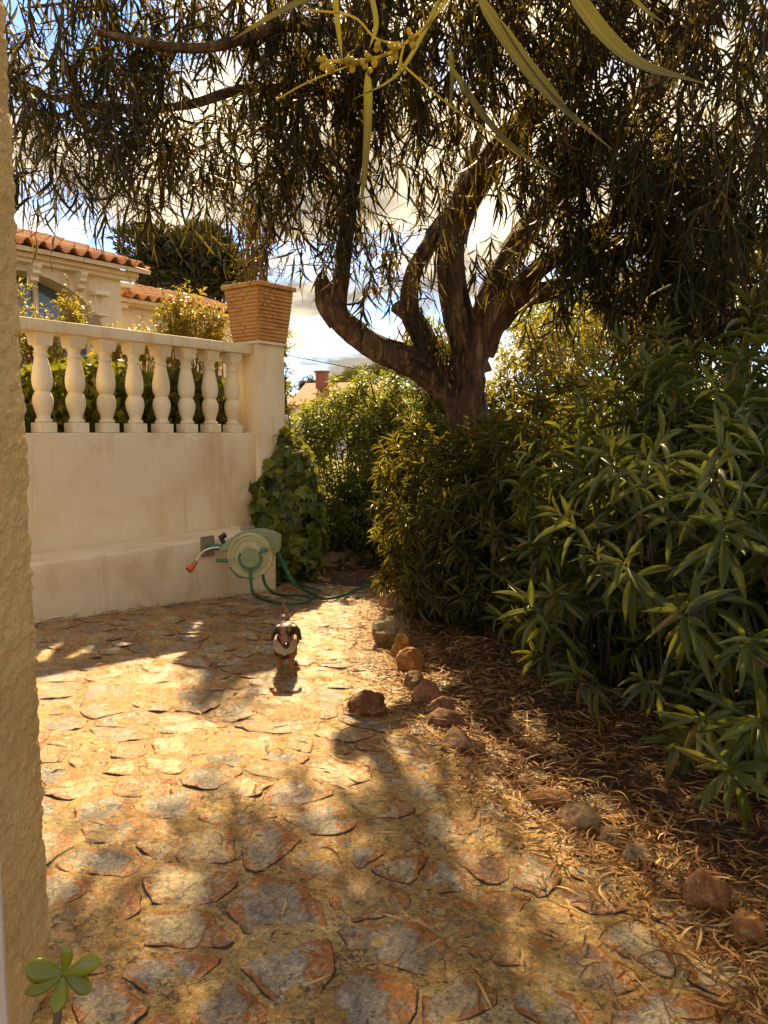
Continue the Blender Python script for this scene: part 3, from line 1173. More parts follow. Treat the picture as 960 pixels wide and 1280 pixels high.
def leaves(name, mat, temps, P, D, Nn, L, Wd, root, nparts=300, tints=None, margin=40):
    """leaf instances: the ones that show largest become parts of root, the others one joined part"""
    k = len(P)
    if k == 0:
        return
    X, Dn, Z = frames(D, Nn)
    L = np.broadcast_to(L, (k,))
    Wd = np.broadcast_to(Wd, (k,))
    g = np.random.default_rng(k)
    tints = g.random(k) if tints is None else tints
    which = g.integers(0, len(temps), k)
    mid = P + Dn * L[:, None] * 0.5
    px, py, dep = project(mid)
    inside = (px > -margin * 0) & (px < 960) & (py > 0) & (py < 1280) & (mid[:, 1] > 0.2)
    part = np.zeros(k, bool)
    if nparts:
        cell = (np.floor(px / 9).astype(int) * 4096 + np.floor(py / 9).astype(int))
        order = np.argsort(dep)
        seen, front = set(), np.zeros(k, bool)
        for q in order:
            if inside[q] and cell[q] not in seen:
                seen.add(cell[q])
                front[q] = True
        size = np.where(front, L / dep, 0)
        best = np.argsort(-size)[:nparts]
        best = best[size[best] * FPX > 7]
        part[best] = True
    org = np.array(parent_origin(root))
    mats = [(mesh_np(name, T, F, mat, True, {'rib': rib})) for T, F, rib in temps]
    for q in np.nonzero(part)[0]:
        o = bpy.data.objects.new(name, mats[which[q]])
        COL.objects.link(o)
        o.parent = root
        A = Matrix.Identity(4)
        for r_ in range(3):
            A[r_][0] = X[q, r_] * Wd[q]
            A[r_][1] = Dn[q, r_] * L[q]
            A[r_][2] = Z[q, r_] * L[q]
            A[r_][3] = P[q, r_] - org[r_]
        o.matrix_basis = A
    Vs, Fs, ti, ri = [], [], [], []
    n0 = 0
    for w, (T, F, rib) in enumerate(temps):
        sel = np.nonzero((which == w) & ~part)[0]
        if not len(sel):
            continue
        S = np.stack([Wd[sel], L[sel], L[sel]], -1)
        B = np.stack([X[sel], Dn[sel], Z[sel]], 1)
        VV = np.einsum('vj,nj,njk->nvk', T, S, B) + P[sel][:, None, :]
        nv = len(T)
        Fs.append((F[None] + (np.arange(len(sel)) * nv)[:, None, None] + n0).reshape(-1, F.shape[1]))
        Vs.append(VV.reshape(-1, 3))
        ti.append(np.repeat(tints[sel], nv))
        ri.append(np.tile(rib, len(sel)))
        n0 += len(sel) * nv
    if Vs:
        me = mesh_np('foliage', np.concatenate(Vs), np.concatenate(Fs), mat, True, {'tint': np.concatenate(ti), 'rib': np.concatenate(ri)})
        o = link('foliage', me, root)
        o['kind'] = 'stuff'


OLE = [leaf_template(5, c, f, wmax=0.5, round_=0.85) for c, f in ((0.15, .25), (0.38, .3), (0.62, .2), (-0.12, .3))]
NARROW = [leaf_template(4, c, 0.15, wmax=0.42, round_=.8) for c in (0.08, 0.3, 0.6, -.25)]
SMALL = [leaf_template(2, c, 0.2, wmax=0.45) for c in (0.1, 0.35)]
STAR = [star_template()]


def ell_points(g, c, r, n, shell=0.55):
    d = unit(g.normal(size=(n, 3)))
    rr = (g.uniform(shell ** 3, 1, n)) ** (1 / 3)
    lump = 1 + 0.22 * fbm(d * 2.3 + np.array(c) * 1.3, 3, 4)
    return np.array(c) + d * np.array(r) * (rr * lump)[:, None], unit(d / np.array(r))


def rosettes(g, P, A, n, L, droop=0.5, spread=(45, 80), axlen=0.14, jit=0.15):
    """whorls of leaves round the shoot tips P with axes A"""
    k = len(P)
    ref = np.where(np.abs(A[:, 2:3]) < 0.9, np.array([[0, 0, 1.0]]), np.array([[1.0, 0, 0]]))
    X = unit(np.cross(A, ref))
    Y = np.cross(A, X)
    ph = (np.arange(n) * 2.4)[None, :] + g.uniform(0, 6.28, (k, 1)) + g.normal(0, 0.2, (k, n))
    f = np.linspace(0, 1, n)[None, :]                    # 0 = tip, 1 = lowest
    sp = np.radians(spread[0] + (spread[1] - spread[0]) * f + g.normal(0, 14, (k, n)))
    rad = np.cos(ph)[..., None] * X[:, None] + np.sin(ph)[..., None] * Y[:, None]
    D = A[:, None] * np.cos(sp)[..., None] + rad * np.sin(sp)[..., None]
    D = D + np.array([0, 0, -1.0]) * (droop * f[..., None] * g.uniform(0.4, 1.2, (k, n, 1)))
    D = unit(D)
    ax_len = axlen * g.uniform(.7, 2.0, (k, 1))
    Q = P[:, None] - A[:, None] * (ax_len * f)[..., None]
    Nn = unit(A[:, None] + 0.6 * np.array([0, 0, 1.0]) - rad * 0.2 + g.normal(0, 0.25, (k, n, 3)))
    LL = L * (0.62 + 0.38 * np.sqrt(f)) * g.uniform(1 - jit * 1.9, 1 + jit, (k, n)) * g.uniform(.72, 1.15, (k, 1))
    return Q.reshape(-1, 3), D.reshape(-1, 3), Nn.reshape(-1, 3), LL.ravel()


def bush(root, ells, ntips, nleaf, L, wr, mat, temps, seed, droop=0.5, stems=True, up=0.5, base=None, shell=0.55, nparts=300, axlen=0.14, stem_mat='twig', spread=(45, 80), extra=None, sr=0.006):
    g = np.random.default_rng(seed)
    P, A = [], []
    vol = np.array([r[0] * r[1] + r[1] * r[2] + r[0] * r[2] for c, r in ells])
    for (c, r), v in zip(ells, vol / vol.sum()):
        p, d = ell_points(g, c, r, int(ntips * v), shell)
        P.append(p)
        A.append(unit(d + np.array([0, 0, up]) + g.normal(0, 0.3, p.shape)))
    if extra is not None:
        P.append(np.array([e[0] for e in extra]))
        A.append(unit(np.array([e[1] for e in extra])))
    P, A = np.concatenate(P), np.concatenate(A)
    gzz = gz(P[:, 0], P[:, 1]) if base is None else np.full(len(P), base)
    ok = P[:, 2] > gzz + 0.06
    P, A = P[ok], A[ok]
    Q, D, Nn, LL = rosettes(g, P, A, nleaf, L, droop, spread, axlen)
    leaves('leaf', mat, temps, Q, D, Nn, LL, LL * wr, root, nparts)
    if stems:
        m = MB()
        ec = np.array([c for c, r in ells])
        for p, a in zip(P[::stems], A[::stems]):
            c = ec[np.argmin(np.linalg.norm(ec - p, axis=1))]
            b = np.array([c[0] + 0.25 * (p[0] - c[0]) + g.normal(0, .06), c[1] + 0.25 * (p[1] - c[1]) + g.normal(0, .06), 0])
            b[2] = gz(b[0], b[1]) - 0.05 if base is None else base
            mid = b + (p - b) * np.array([0.35, 0.35, 0.6])
            pts = spline([b, mid, p - a * axlen, p], 8)
            m.tube(pts, np.linspace(sr * 1.7, sr * 0.5, 8), 5, cap=False)
        m.build('stem', M[stem_mat], root)


# ------------------------------------------------------------------ oleanders on the right
def oleanders():
    grp = 'oleander bushes along the path'
    t = thing('oleander_bush', (1.9, 3.0, gz(1.9, 3.0)), 'large dark oleander with big pale veined leaves at the right, nearest the camera', 'bush', grp)
    ex = []
    for px, py, y, ax in [(660 + 250, 1005 - 40, 2.1, (-.4, -.75, .3)), (690, 745, 3.5, (-.7, -.5, .35)), (655, 752, 3.4, (-.6, -.6, .5)), (830, 590, 2.6, (-.3, -.6, .6)), (900, 560, 2.5, (-.2, -.7, .5)),
                          (830, 545, 2.7, (0, -.8, .6)), (905, 655, 2.4, (-.3, -.7, .4)), (945, 800, 2.2, (-.2, -.8, .35)), (850, 760, 2.5, (-.4, -.7, .4)), (700, 640, 3.3, (-.6, -.6, .5)), (760, 560, 3.0, (-.5, -.6, .6)),
                          (620, 770, 4.2, (-.7, -.5, .4)), (800, 850, 2.8, (-.5, -.7, .35)), (955, 900, 2.1, (-.2, -.8, .3)), (930, 500, 2.6, (0, -.7, .6)), (655, 560, 4.0, (-.6, -.5, .6)), (740, 690, 3.1, (-.5, -.7, .5)),
                          (780, 700, 2.8, (-.4, -.8, .4)), (720, 850, 3.2, (-.6, -.6, .3)), (880, 900, 2.4, (-.3, -.8, .3)), (845, 930, 2.7, (-.5, -.7, .2)), (670, 820, 3.7, (-.6, -.6, .2))]:
        ex.append((at(px, py, y), ax))
    bush(t, [((1.90, 3.15, .62), (.88, 1.0, 1.0)), ((2.35, 2.5, .66), (.9, .75, 1.0)), ((1.65, 3.9, .80), (.78, .8, 1.0)), ((1.90, 2.35, .25), (.64, .45, .45)), ((2.6, 3.5, 1.45), (.9, .9, .75)), ((1.25, 4.35, .55), (.6, .6, .85))], 980, 16, 0.185, 0.17, M['oleander'], OLE, 41,
         droop=0.95, stems=3, up=0.35, shell=0.35, axlen=0.2, extra=ex, spread=(35, 80))
    t = thing('oleander_bush', (0.9, 5.7, gz(0.9, 5.7)), 'bushy small-leaved oleander beside the path below the tree trunk', 'bush', grp)
    bush(t, [((.66, 5.75, .40), (.64, .65, .95)), ((1.1, 5.35, .62), (.68, .7, 1.0)), ((.27, 6.3, .48), (.42, .5, .95)), ((.62, 5.9, .0), (.45, .5, .45))], 820, 15, 0.155, 0.14, M['oleander_small'], OLE, 42,
         droop=0.35, stems=4, up=0.5, shell=0.45, axlen=0.12)
    t = thing('oleander_bush', (2.3, 5.6, gz(2.3, 5.6)), 'tall dense oleander filling the gap behind the big-leaved one, right of the trunk', 'bush', grp)
    bush(t, [((1.75, 5.0, .75), (.8, .8, 1.0)), ((2.5, 6.3, 1.0), (.9, .9, 1.1)), ((3.3, 5.2, 1.1), (.8, .9, 1.0))], 430, 15, 0.14, 0.15, M['oleander'], OLE, 43, droop=0.6, stems=5, up=0.4, shell=0.5)


oleanders()

# ------------------------------------------------------------------ hedge, shrubs beyond
def shrubs():
    t = thing('green_shrub', (-.2, 9.4, gz(-.2, 9.4)), 'feathery bright green shrub in the gap between the pier and the tree', 'shrub')
    bush(t, [((-.42, 9.3, .68), (.9, .7, 1.3)), ((.35, 9.5, .85), (.75, .7, 1.25)), ((-.05, 8.9, .15), (.8, .5, .7)), ((.85, 9.6, .8), (.55, .6, 1.1))], 3500, 13, 0.125, 0.28, M['bright_leaf'], SMALL, 51, droop=0.3, stems=30, up=0.7, shell=0.6, axlen=0.10)
    t = thing('yellow_bush', (2.3, 9.8, gz(2.3, 9.8)), 'sunlit lime yellow bush behind the tree trunk on the right', 'bush')
    bush(t, [((2.0, 9.8, 1.3), (.9, .8, 1.7)), ((3.1, 10.3, 1.5), (1.1, .8, 1.7)), ((1.3, 10.0, .7), (.6, .6, 1.3))], 1700, 12, 0.15, 0.30, M['lime_leaf'], SMALL, 52, droop=0.4, stems=25, up=0.6, shell=0.6)
    t = thing('yellow_shrub', wp(1.9, -.75, 1.08), 'loose golden yellow shrub behind the balustrade beside the planter', 'shrub', 'golden shrubs behind the balustrade')
    bush(t, [((*wp(2.42, -.62, 2.15)[:2], 2.15), (.26, .2, .40)), ((*wp(2.15, -.75, 2.2)[:2], 2.3), (.32, .22, .42)), ((*wp(1.6, -.8, 2.2)[:2], 2.05), (.4, .2, .25))], 340, 9, 0.085, 0.42, M['yellow_leaf'], SMALL, 53, droop=0.4, stems=2, up=0.6, base=1.08, shell=0.2, stem_mat='twig_gold', sr=0.004)
    t = thing('yellow_shrub', wp(-.2, -1.2, 1.08), 'sparse golden shrub behind the left end of the balustrade in front of the arch', 'shrub', 'golden shrubs behind the balustrade')
    bush(t, [((*wp(.6, -1.3, 2.1)[:2], 2.3), (.34, .3, .45)), ((*wp(.2, -1.2, 2.1)[:2], 2.2), (.4, .3, .45)), ((*wp(1.35, -1.4, 2.1)[:2], 2.3), (.20, .2, .36)), ((*wp(.95, -1.3, 2.1)[:2], 2.05), (.3, .25, .3))], 420, 9, 0.085, 0.38, M['yellow_leaf'], SMALL, 54, droop=0.4, stems=2, up=0.6, base=1.08, shell=0.2, stem_mat='twig_gold', sr=0.004)
    t = thing('climbing_shrub', wp(3.2, -.3, gz(-.9, 8.2)), 'dark climbing shrub with yellow edges rising behind the pier and planter', 'shrub')
    a, b_ = wp(3.15, -.35, 0), wp(3.05, -.5, 0)
    bush(t, [((a[0], a[1], 1.55), (.17, .2, .85)), ((b_[0], b_[1], 2.15), (.26, .22, .5)), ((a[0] + .05, a[1] + .2, .3), (.2, .2, .6))], 260, 9, 0.08, 0.4, M['ivy'], SMALL, 55, droop=0.5, stems=4, up=0.3, shell=0.4)
    # dark ivy hedge seen between the balusters
    t = thing('ivy_hedge', wp(.8, -.6, 1.08), 'dark ivy hedge seen between the white balusters', 'hedge')
    g = np.random.default_rng(56)
    n = 7500
    s = g.uniform(-2.2, 2.85, n)
    dd = g.uniform(-.95, -.36, n)
    z = 1.08 + g.uniform(0, 1, n) ** 0.8 * (0.70 + 0.12 * vnoise(np.stack([s * 2, s * 0, s * 0], -1)))
    P = AX0 + s[:, None] * U2 + dd[:, None] * N2
    P = np.concatenate([P, z[:, None]], 1)
    D = unit(np.stack([g.normal(0, .5, n), g.normal(0, .5, n), -np.ones(n)], -1))
    Nn = unit(np.array([*N2, .35]) + g.normal(0, .45, (n, 3)))
    L = g.uniform(.06, .10, n)
    leaves('leaf', M['ivy'], STAR, P, D, Nn, L, L, t, 300)
    m = MB()
    for k in range(26):
        s_ = g.uniform(-2, 2.8)
        m.tube(spline([wp(s_, -.55, 1.05), wp(s_ + g.normal(0, .1), -.5, 1.4), wp(s_ + g.normal(0, .15), -.55, 1.75)], 7), 0.006, 5)
    m.build('stem', M['twig'], t)


shrubs()


def ivy_on_pier():
    c = np.array([*wp(2.72, .12, 0)[:2], .33])
    t = thing('ivy_plant', (c[0], c[1], gz(c[0], c[1])), 'mound of glossy green ivy climbing the front of the pier beside the hose reel', 'ivy')
    g = np.random.default_rng(61)
    n = 1700
    d = unit(g.normal(size=(n, 3)))
    zz = d[:, 2]
    r = np.array([.42, .38, .80])
    # narrower at the foot
    lump = 1 + 0.14 * fbm(d * 3, 3, 6)
    P = c + d * r * (lump * g.uniform(.86, 1.02, n))[:, None]
    P[:, 2] = np.maximum(P[:, 2], gz(P[:, 0], P[:, 1]) + 0.02)
    nrm = unit(d / r)
    D = unit(np.array([0, 0, -1.0]) + nrm * .35 + g.normal(0, .35, (n, 3)))
    Nn = unit(nrm + g.normal(0, .3, (n, 3)) + np.array([0, 0, .25]))
    L = g.uniform(.07, .12, n)
    leaves('leaf', M['ivy'], STAR, P, D, Nn, L, L * 1.05, t, 300)
    m = MB()
    for k in range(14):
        a = g.uniform(0, 6.28)
        pts = [c + np.array([.1 * math.cos(a), .1 * math.sin(a), -.75]), c + np.array([.22 * math.cos(a), .22 * math.sin(a), -.1]), c + np.array([.12 * math.cos(a), .12 * math.sin(a), .7])]
        m.tube(spline(pts, 8), 0.009, 5)
    m.build('stem', M['twig'], t)
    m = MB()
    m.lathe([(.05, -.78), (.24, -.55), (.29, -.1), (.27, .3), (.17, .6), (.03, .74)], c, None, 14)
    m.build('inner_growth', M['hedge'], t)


ivy_on_pier()


# ------------------------------------------------------------------ potted shrub in the planter
def potted():
    t = thing('potted_shrub', POT_TOP, 'dry brown leggy shrub growing out of the terracotta planter', 'plant')
    g = np.random.default_rng(71)
    m = MB()
    tips = []
    for k in range(11):
        a = g.uniform(0, 6.28)
        b = POT_TOP + np.array([.08 * math.cos(a), .08 * math.sin(a), 0])
        h = g.uniform(.65, .95) if k < 4 else g.uniform(.25, .7)
        e = b + np.array([g.normal(0, .12), g.normal(0, .1), h])
        mid = (b + e) / 2 + np.array([g.normal(0, .05), g.normal(0, .05), 0])
        pts = spline([b, mid, e], 12)
        r0 = .022 if k < 4 else .012
        m.tube(pts, np.linspace(r0, r0 * .35, 12), 7, 0.1, k)
        for q in range(4):
            s = pts[g.integers(3, 11)]
            d = unit(np.array([g.normal(0, 1), g.normal(0, 1), .5]))
            tp = spline([s, s + d * .1, s + d * .2 + np.array([0, 0, -.03])], 6)
            m.tube(tp, np.linspace(.004, .002, 6), 4, cap=False)
            tips.append(tp[-1])
        tips.append(e)
    m.build('stem', M['twig_gold'], t)
    # dry curled leaf bunches that hang on the two thick stems
    P, D = [], []
    for c, k in ((POT_TOP + np.array([-.07, -.02, .62]), 90), (POT_TOP + np.array([-.04, 0, .4]), 40), (POT_TOP + np.array([.13, 0, .55]), 40)):
        q = c + g.normal(0, 1, (k, 3)) * np.array([.05, .05, .13])
        P.append(q)
        D.append(unit(np.stack([g.normal(0, .3, k), g.normal(0, .3, k), -np.ones(k)], -1)))
    P, D = np.concatenate(P), np.concatenate(D)
    Lf = g.uniform(.08, .16, len(P))
    leaves('leaf', M['litter'], NARROW, P, D, unit(g.normal(0, 1, P.shape)), Lf, Lf * .14, t, 60)
    tips = np.array(tips)
    q, d, n_, l_ = rosettes(g, tips, unit(g.normal(0, .5, tips.shape) + np.array([0, 0, 1.0])), 5, .10, .6)
    leaves('leaf', M['tree_leaf'], NARROW, q, d, n_, l_, l_ * .12, t, 40)


potted()

# ================================================================== THE TREE
def limb(m, px, rad, n=36, seg=22, wob=0.13, sd=0):
    P = np.array([at(*p) for p in px])
    rad = np.array(rad, float)
    Q = spline(np.concatenate([P, rad[:, None]], 1), n)
    V, F, T = tube(Q[:, :3], Q[:, 3], seg, wob, sd, (2.2, 3.2))
    m.addm(V, [F, T])
    return Q


TD = 6.4


def peel(Q, parent, seed):
    """strips of loose bark along a limb, their ends curling off"""
    g = np.random.default_rng(seed)
    m = MB()
    P, rad = Q[:, :3], Q[:, 3]
    T = unit(np.gradient(P, axis=0))
    for k in range(26):
        i0 = int(g.integers(1, len(P) - 9))
        n = int(g.integers(4, 9))
        a = g.uniform(0, 6.28)
        w = g.uniform(.010, .032)
        L_, R_ = [], []
        for q in range(n):
            i = i0 + q
            X = unit(np.cross(T[i], np.array([.3, 1, .1])))
            Y = np.cross(T[i], X)
            u = q / (n - 1)
            lift = rad[i] * 1.10 + .05 * max(0, .35 - u) ** 1.5 * g.uniform(.5, 2) + .004
            aa = a + g.normal(0, .05)
            c = P[i] + (math.cos(aa) * X + math.sin(aa) * Y) * lift
            s_ = (-math.sin(aa) * X + math.cos(aa) * Y) * w * (.5 + .5 * math.sin(math.pi * (.15 + .7 * u)))
            L_.append(c - s_)
            R_.append(c + s_)
        V = np.array(L_ + R_)
        m.add(V, [(q, q + 1, n + q + 1, n + q) for q in range(n - 1)])
    o = m.build('bark_strip', M['bark'], parent)
    o['kind'] = 'stuff'


def big_tree():
    b = ground_at(590, 795)
    base = at(592, 560, TD)
    t = thing('acacia_tree', (base[0], base[1], gz(base[0], base[1])), 'big spreading tree with a forked peeling trunk and drooping narrow leaves over the path', 'tree')
    m = MB()
    px0 = [(612, 800, TD), (606, 660, TD), (594, 560, TD), (584, 500, TD), (588, 445, TD), (594, 410, TD)]
    limb(m, px0, [.22, .19, .16, .165, .155, .135], 48, 40, .24, 1)
    m.build('trunk', M['bark'], t)
    L = [
        ([(585, 505, TD), (555, 480, TD), (520, 456, TD), (470, 436, TD - .15), (430, 405, TD - .25), (408, 378, TD - .3), (402, 350, TD - .3)], [.14, .135, .12, .10, .085, .070, .050]),
        ([(440, 415, TD - .22), (424, 385, TD - .25), (428, 345, TD - .25), (432, 300, TD - .25), (438, 240, TD - .3), (455, 150, TD - .4), (470, 60, TD - .6)], [.07, .07, .066, .062, .056, .05, .04]),
        ([(592, 470, TD), (578, 420, TD), (566, 370, TD), (562, 325, TD), (572, 275, TD), (605, 215, TD - .1), (660, 150, TD - .3), (740, 70, TD - .6), (800, -40, TD - 1)], [.14, .13, .115, .11, .105, .10, .09, .08, .07]),
        ([(545, 470, TD + .1), (530, 425, TD + .1), (514, 392, TD + .1), (515, 350, TD + .1), (535, 305, TD + .1), (570, 250, TD + .2), (600, 170, TD + .3)], [.09, .085, .08, .07, .062, .05, .04]),
        ([(520, 405, TD + .1), (506, 392, TD + .05), (494, 383, TD)], [.06, .058, .055]),
        ([(596, 440, TD), (605, 395, TD + .05), (622, 350, TD + .1), (650, 300, TD + .2), (688, 252, TD + .3), (745, 195, TD + .4), (850, 60, TD + .4), (900, -40, TD + .3)], [.12, .105, .095, .09, .09, .085, .08, .07]),
        ([(605, 440, TD), (628, 385, TD - .15), (668, 340, TD - .3), (730, 300, TD - .5), (810, 250, TD - .8), (920, 200, TD - 1.2)], [.10, .085, .065, .05, .04, .03]),
        ([(620, 400, TD - .05), (650, 372, TD - .2), (700, 360, TD - .3), (760, 320, TD - .4), (860, 300, TD - .6)], [.11, .09, .06, .05, .03]),
        ([(445, 130, TD - .4), (380, 110, TD - .9), (300, 112, TD - 1.2), (230, 132, TD - 1.4), (130, 133, TD - 1.5), (20, 112, TD - 1.6), (-80, 90, TD - 1.6)], [.045, .038, .032, .027, .022, .017, .012]),
        ([(470, 60, TD - .6), (380, 30, TD - 1.2), (250, 60, TD - 1.8), (120, 40, TD - 2.2)], [.05, .04, .03, .015]),
        ([(470, 60, TD - .6), (500, -60, TD - 1.5), (560, -200, TD - 2.5)], [.05, .05, .04]),
        ([(800, -40, TD - 1), (860, -160, TD - 2), (900, -300, TD - 3)], [.09, .07, .05]),
    ]
    for k, (px, rad) in enumerate(L):
        m = MB()
        Qk = limb(m, px, rad, 34, 26 if rad[0] > .06 else 8, .20 if rad[0] > .06 else .05, 10 + k)
        lo = m.build('limb', M['bark'], t)
        if rad[0] > .085 and k < 8:
            peel(Qk, lo, 40 + k)
    # torn grass-like litter caught in the fork
    g = np.random.default_rng(81)
    # ---- foliage: drooping twigs hung through the crown
    blobs = [  # px, py, distance, radius sideways (px), vertical (px), depth (m), twigs, bare
        (90, 40, 4.6, 130, 80, .9, 58, .3), (230, 70, 4.9, 130, 95, .9, 60, .3), (340, 105, 5.2, 90, 100, .8, 60, .2), (430, 130, 5.8, 100, 90, .7, 70, .1),
        (395, 200, 5.8, 60, 70, .5, 34, .2), (520, 60, 5.0, 130, 90, 1.0, 105, .1), (640, 60, 5.2, 140, 110, 1.0, 105, .1), (760, 90, 5.4, 130, 120, 1.0, 115, .06),
        (880, 120, 5.0, 130, 150, 1.0, 140, .06), (900, 300, 5.0, 110, 130, .8, 140, .03), (800, 290, 5.6, 110, 110, .7, 105, .05), (710, 200, 5.5, 80, 70, .6, 55, .08),
        (530, 190, 5.9, 90, 80, .5, 30, .3), (860, 410, 5.4, 120, 60, .6, 80, .05), (650, 330, 6.0, 60, 50, .3, 16, .2), 
        (110, 200, 4.7, 130, 65, .6, 80, .75), (240, 190, 5.1, 120, 60, .6, 75, .7), (140, 245, 4.9, 120, 45, .6, 34, 1), (290, 250, 5.3, 90, 45, .6, 30, 1), (375, 280, 5.7, 75, 75, .5, 60, .85), (470, 330, 6.0, 80, 70, .4, 52, .9), (740, 330, 5.7, 80, 80, .4, 62, .06), (560, 235, 5.6, 80, 50, .3, 16, .5), (60, 120, 4.5, 100, 50, .6, 26, .5),
        # above and beside the frame: unseen rest of the crown, added for shade
        (300, -120, 4.4, 300, 130, 1.2, 95, .05), (700, -150, 4.5, 330, 150, 1.4, 190, .05), (1080, 100, 5.0, 120, 260, 1.2, 160, .05), (700, -500, 4.0, 300, 200, 1.4, 170, .05),
            (-330, -330, 4.1, 260, 120, 1.1, 120, .05), (120, -420, 3.4, 320, 120, .9, 70, .05),
    ]
    Q, D, Nn, LL = [], [], [], []
    tw = MB()
    for px, py, y, rx, ry, ry_m, n, bare in blobs:
        c = at(px, py, y)
        r = np.array([rx * y / FPX, ry_m, ry * y / FPX])
        d = unit(g.normal(size=(n, 3)))
        S = c + d * r * (g.uniform(0, 1, n) ** .4)[:, None]
        for s in S:
            ln = g.uniform(.3, .8)
            hd = g.uniform(0, 6.28)
            dv = np.array([math.cos(hd), math.sin(hd), 0]) * g.uniform(.15, .75)
            bl = g.random() < bare
            if bl:
                dv = dv * 1.6
            p0 = s + np.array([0, 0, ln * .35])
            p1 = p0 + (dv + np.array([0, 0, -.25])) * ln * .5
            p2 = p1 + (dv * .5 + np.array([0, 0, -.9])) * ln * .5
            pts = spline([p0, p1, p2], 7)
            if bl:
                pts = pts + g.normal(0, .010, pts.shape)
            tw.tube(pts, np.linspace(.0050, .0022, 7), 3, cap=False)
            nl = int(g.integers(2, 5)) if bl else int(g.integers(10, 18))
            if bl:
                for q in range(3):
                    a = pts[g.integers(2, 7)]
                    e = a + unit(g.normal(0, 1, 3) + np.array([0, 0, -.4])) * g.uniform(.08, .22)
                    tw.tube([a, (a + e) / 2 + g.normal(0, .01, 3), e], .0020, 3, cap=False)
            f = np.sort(g.uniform(.1, 1, nl))
            idx = f * 6
            i0 = np.minimum(idx.astype(int), 5)
            B = pts[i0] + (pts[i0 + 1] - pts[i0]) * (idx - i0)[:, None]
            T = unit(pts[i0 + 1] - pts[i0])
            dd = unit(T * .6 + np.array([0, 0, -.55]) + g.normal(0, .45, (nl, 3)))
            Q.append(B)
            D.append(dd)
            Nn.append(unit(g.normal(0, 1, (nl, 3)) + np.array([-.2, -.3, .3])))
            LL.append(g.uniform(.10, .26, nl))
    tw.build('twig', M['twig'], t, True, None)
    # clumps of old brown leaf strips that hang from the limbs
    for px, py, y, k in [(432, 250, TD - .35, 170), (446, 290, TD - .3, 90), (415, 40, TD - 1.0, 90), (520, 420, TD, 120), (545, 430, TD - .1, 120), (560, 455, TD - .15, 80), (360, 60, TD - 1.2, 60)]:
        c = at(px, py, y)
        q = c + g.normal(0, 1, (k, 3)) * np.array([.10, .10, .14])
        Q.append(q)
        D.append(unit(np.stack([g.normal(0, .35, k), g.normal(0, .35, k), -np.ones(k)], -1)))
        Nn.append(unit(g.normal(0, 1, (k, 3))))
        LL.append(g.uniform(.10, .2, k))
    Q, D, Nn, LL = np.concatenate(Q), np.concatenate(D), np.concatenate(Nn), np.concatenate(LL)
    print('tree leaves', len(Q))
    leaves('leaf', M['tree_leaf'], NARROW, Q, D, Nn, LL, np.clip(LL * .06, .007, .012), t, 300)


big_tree()


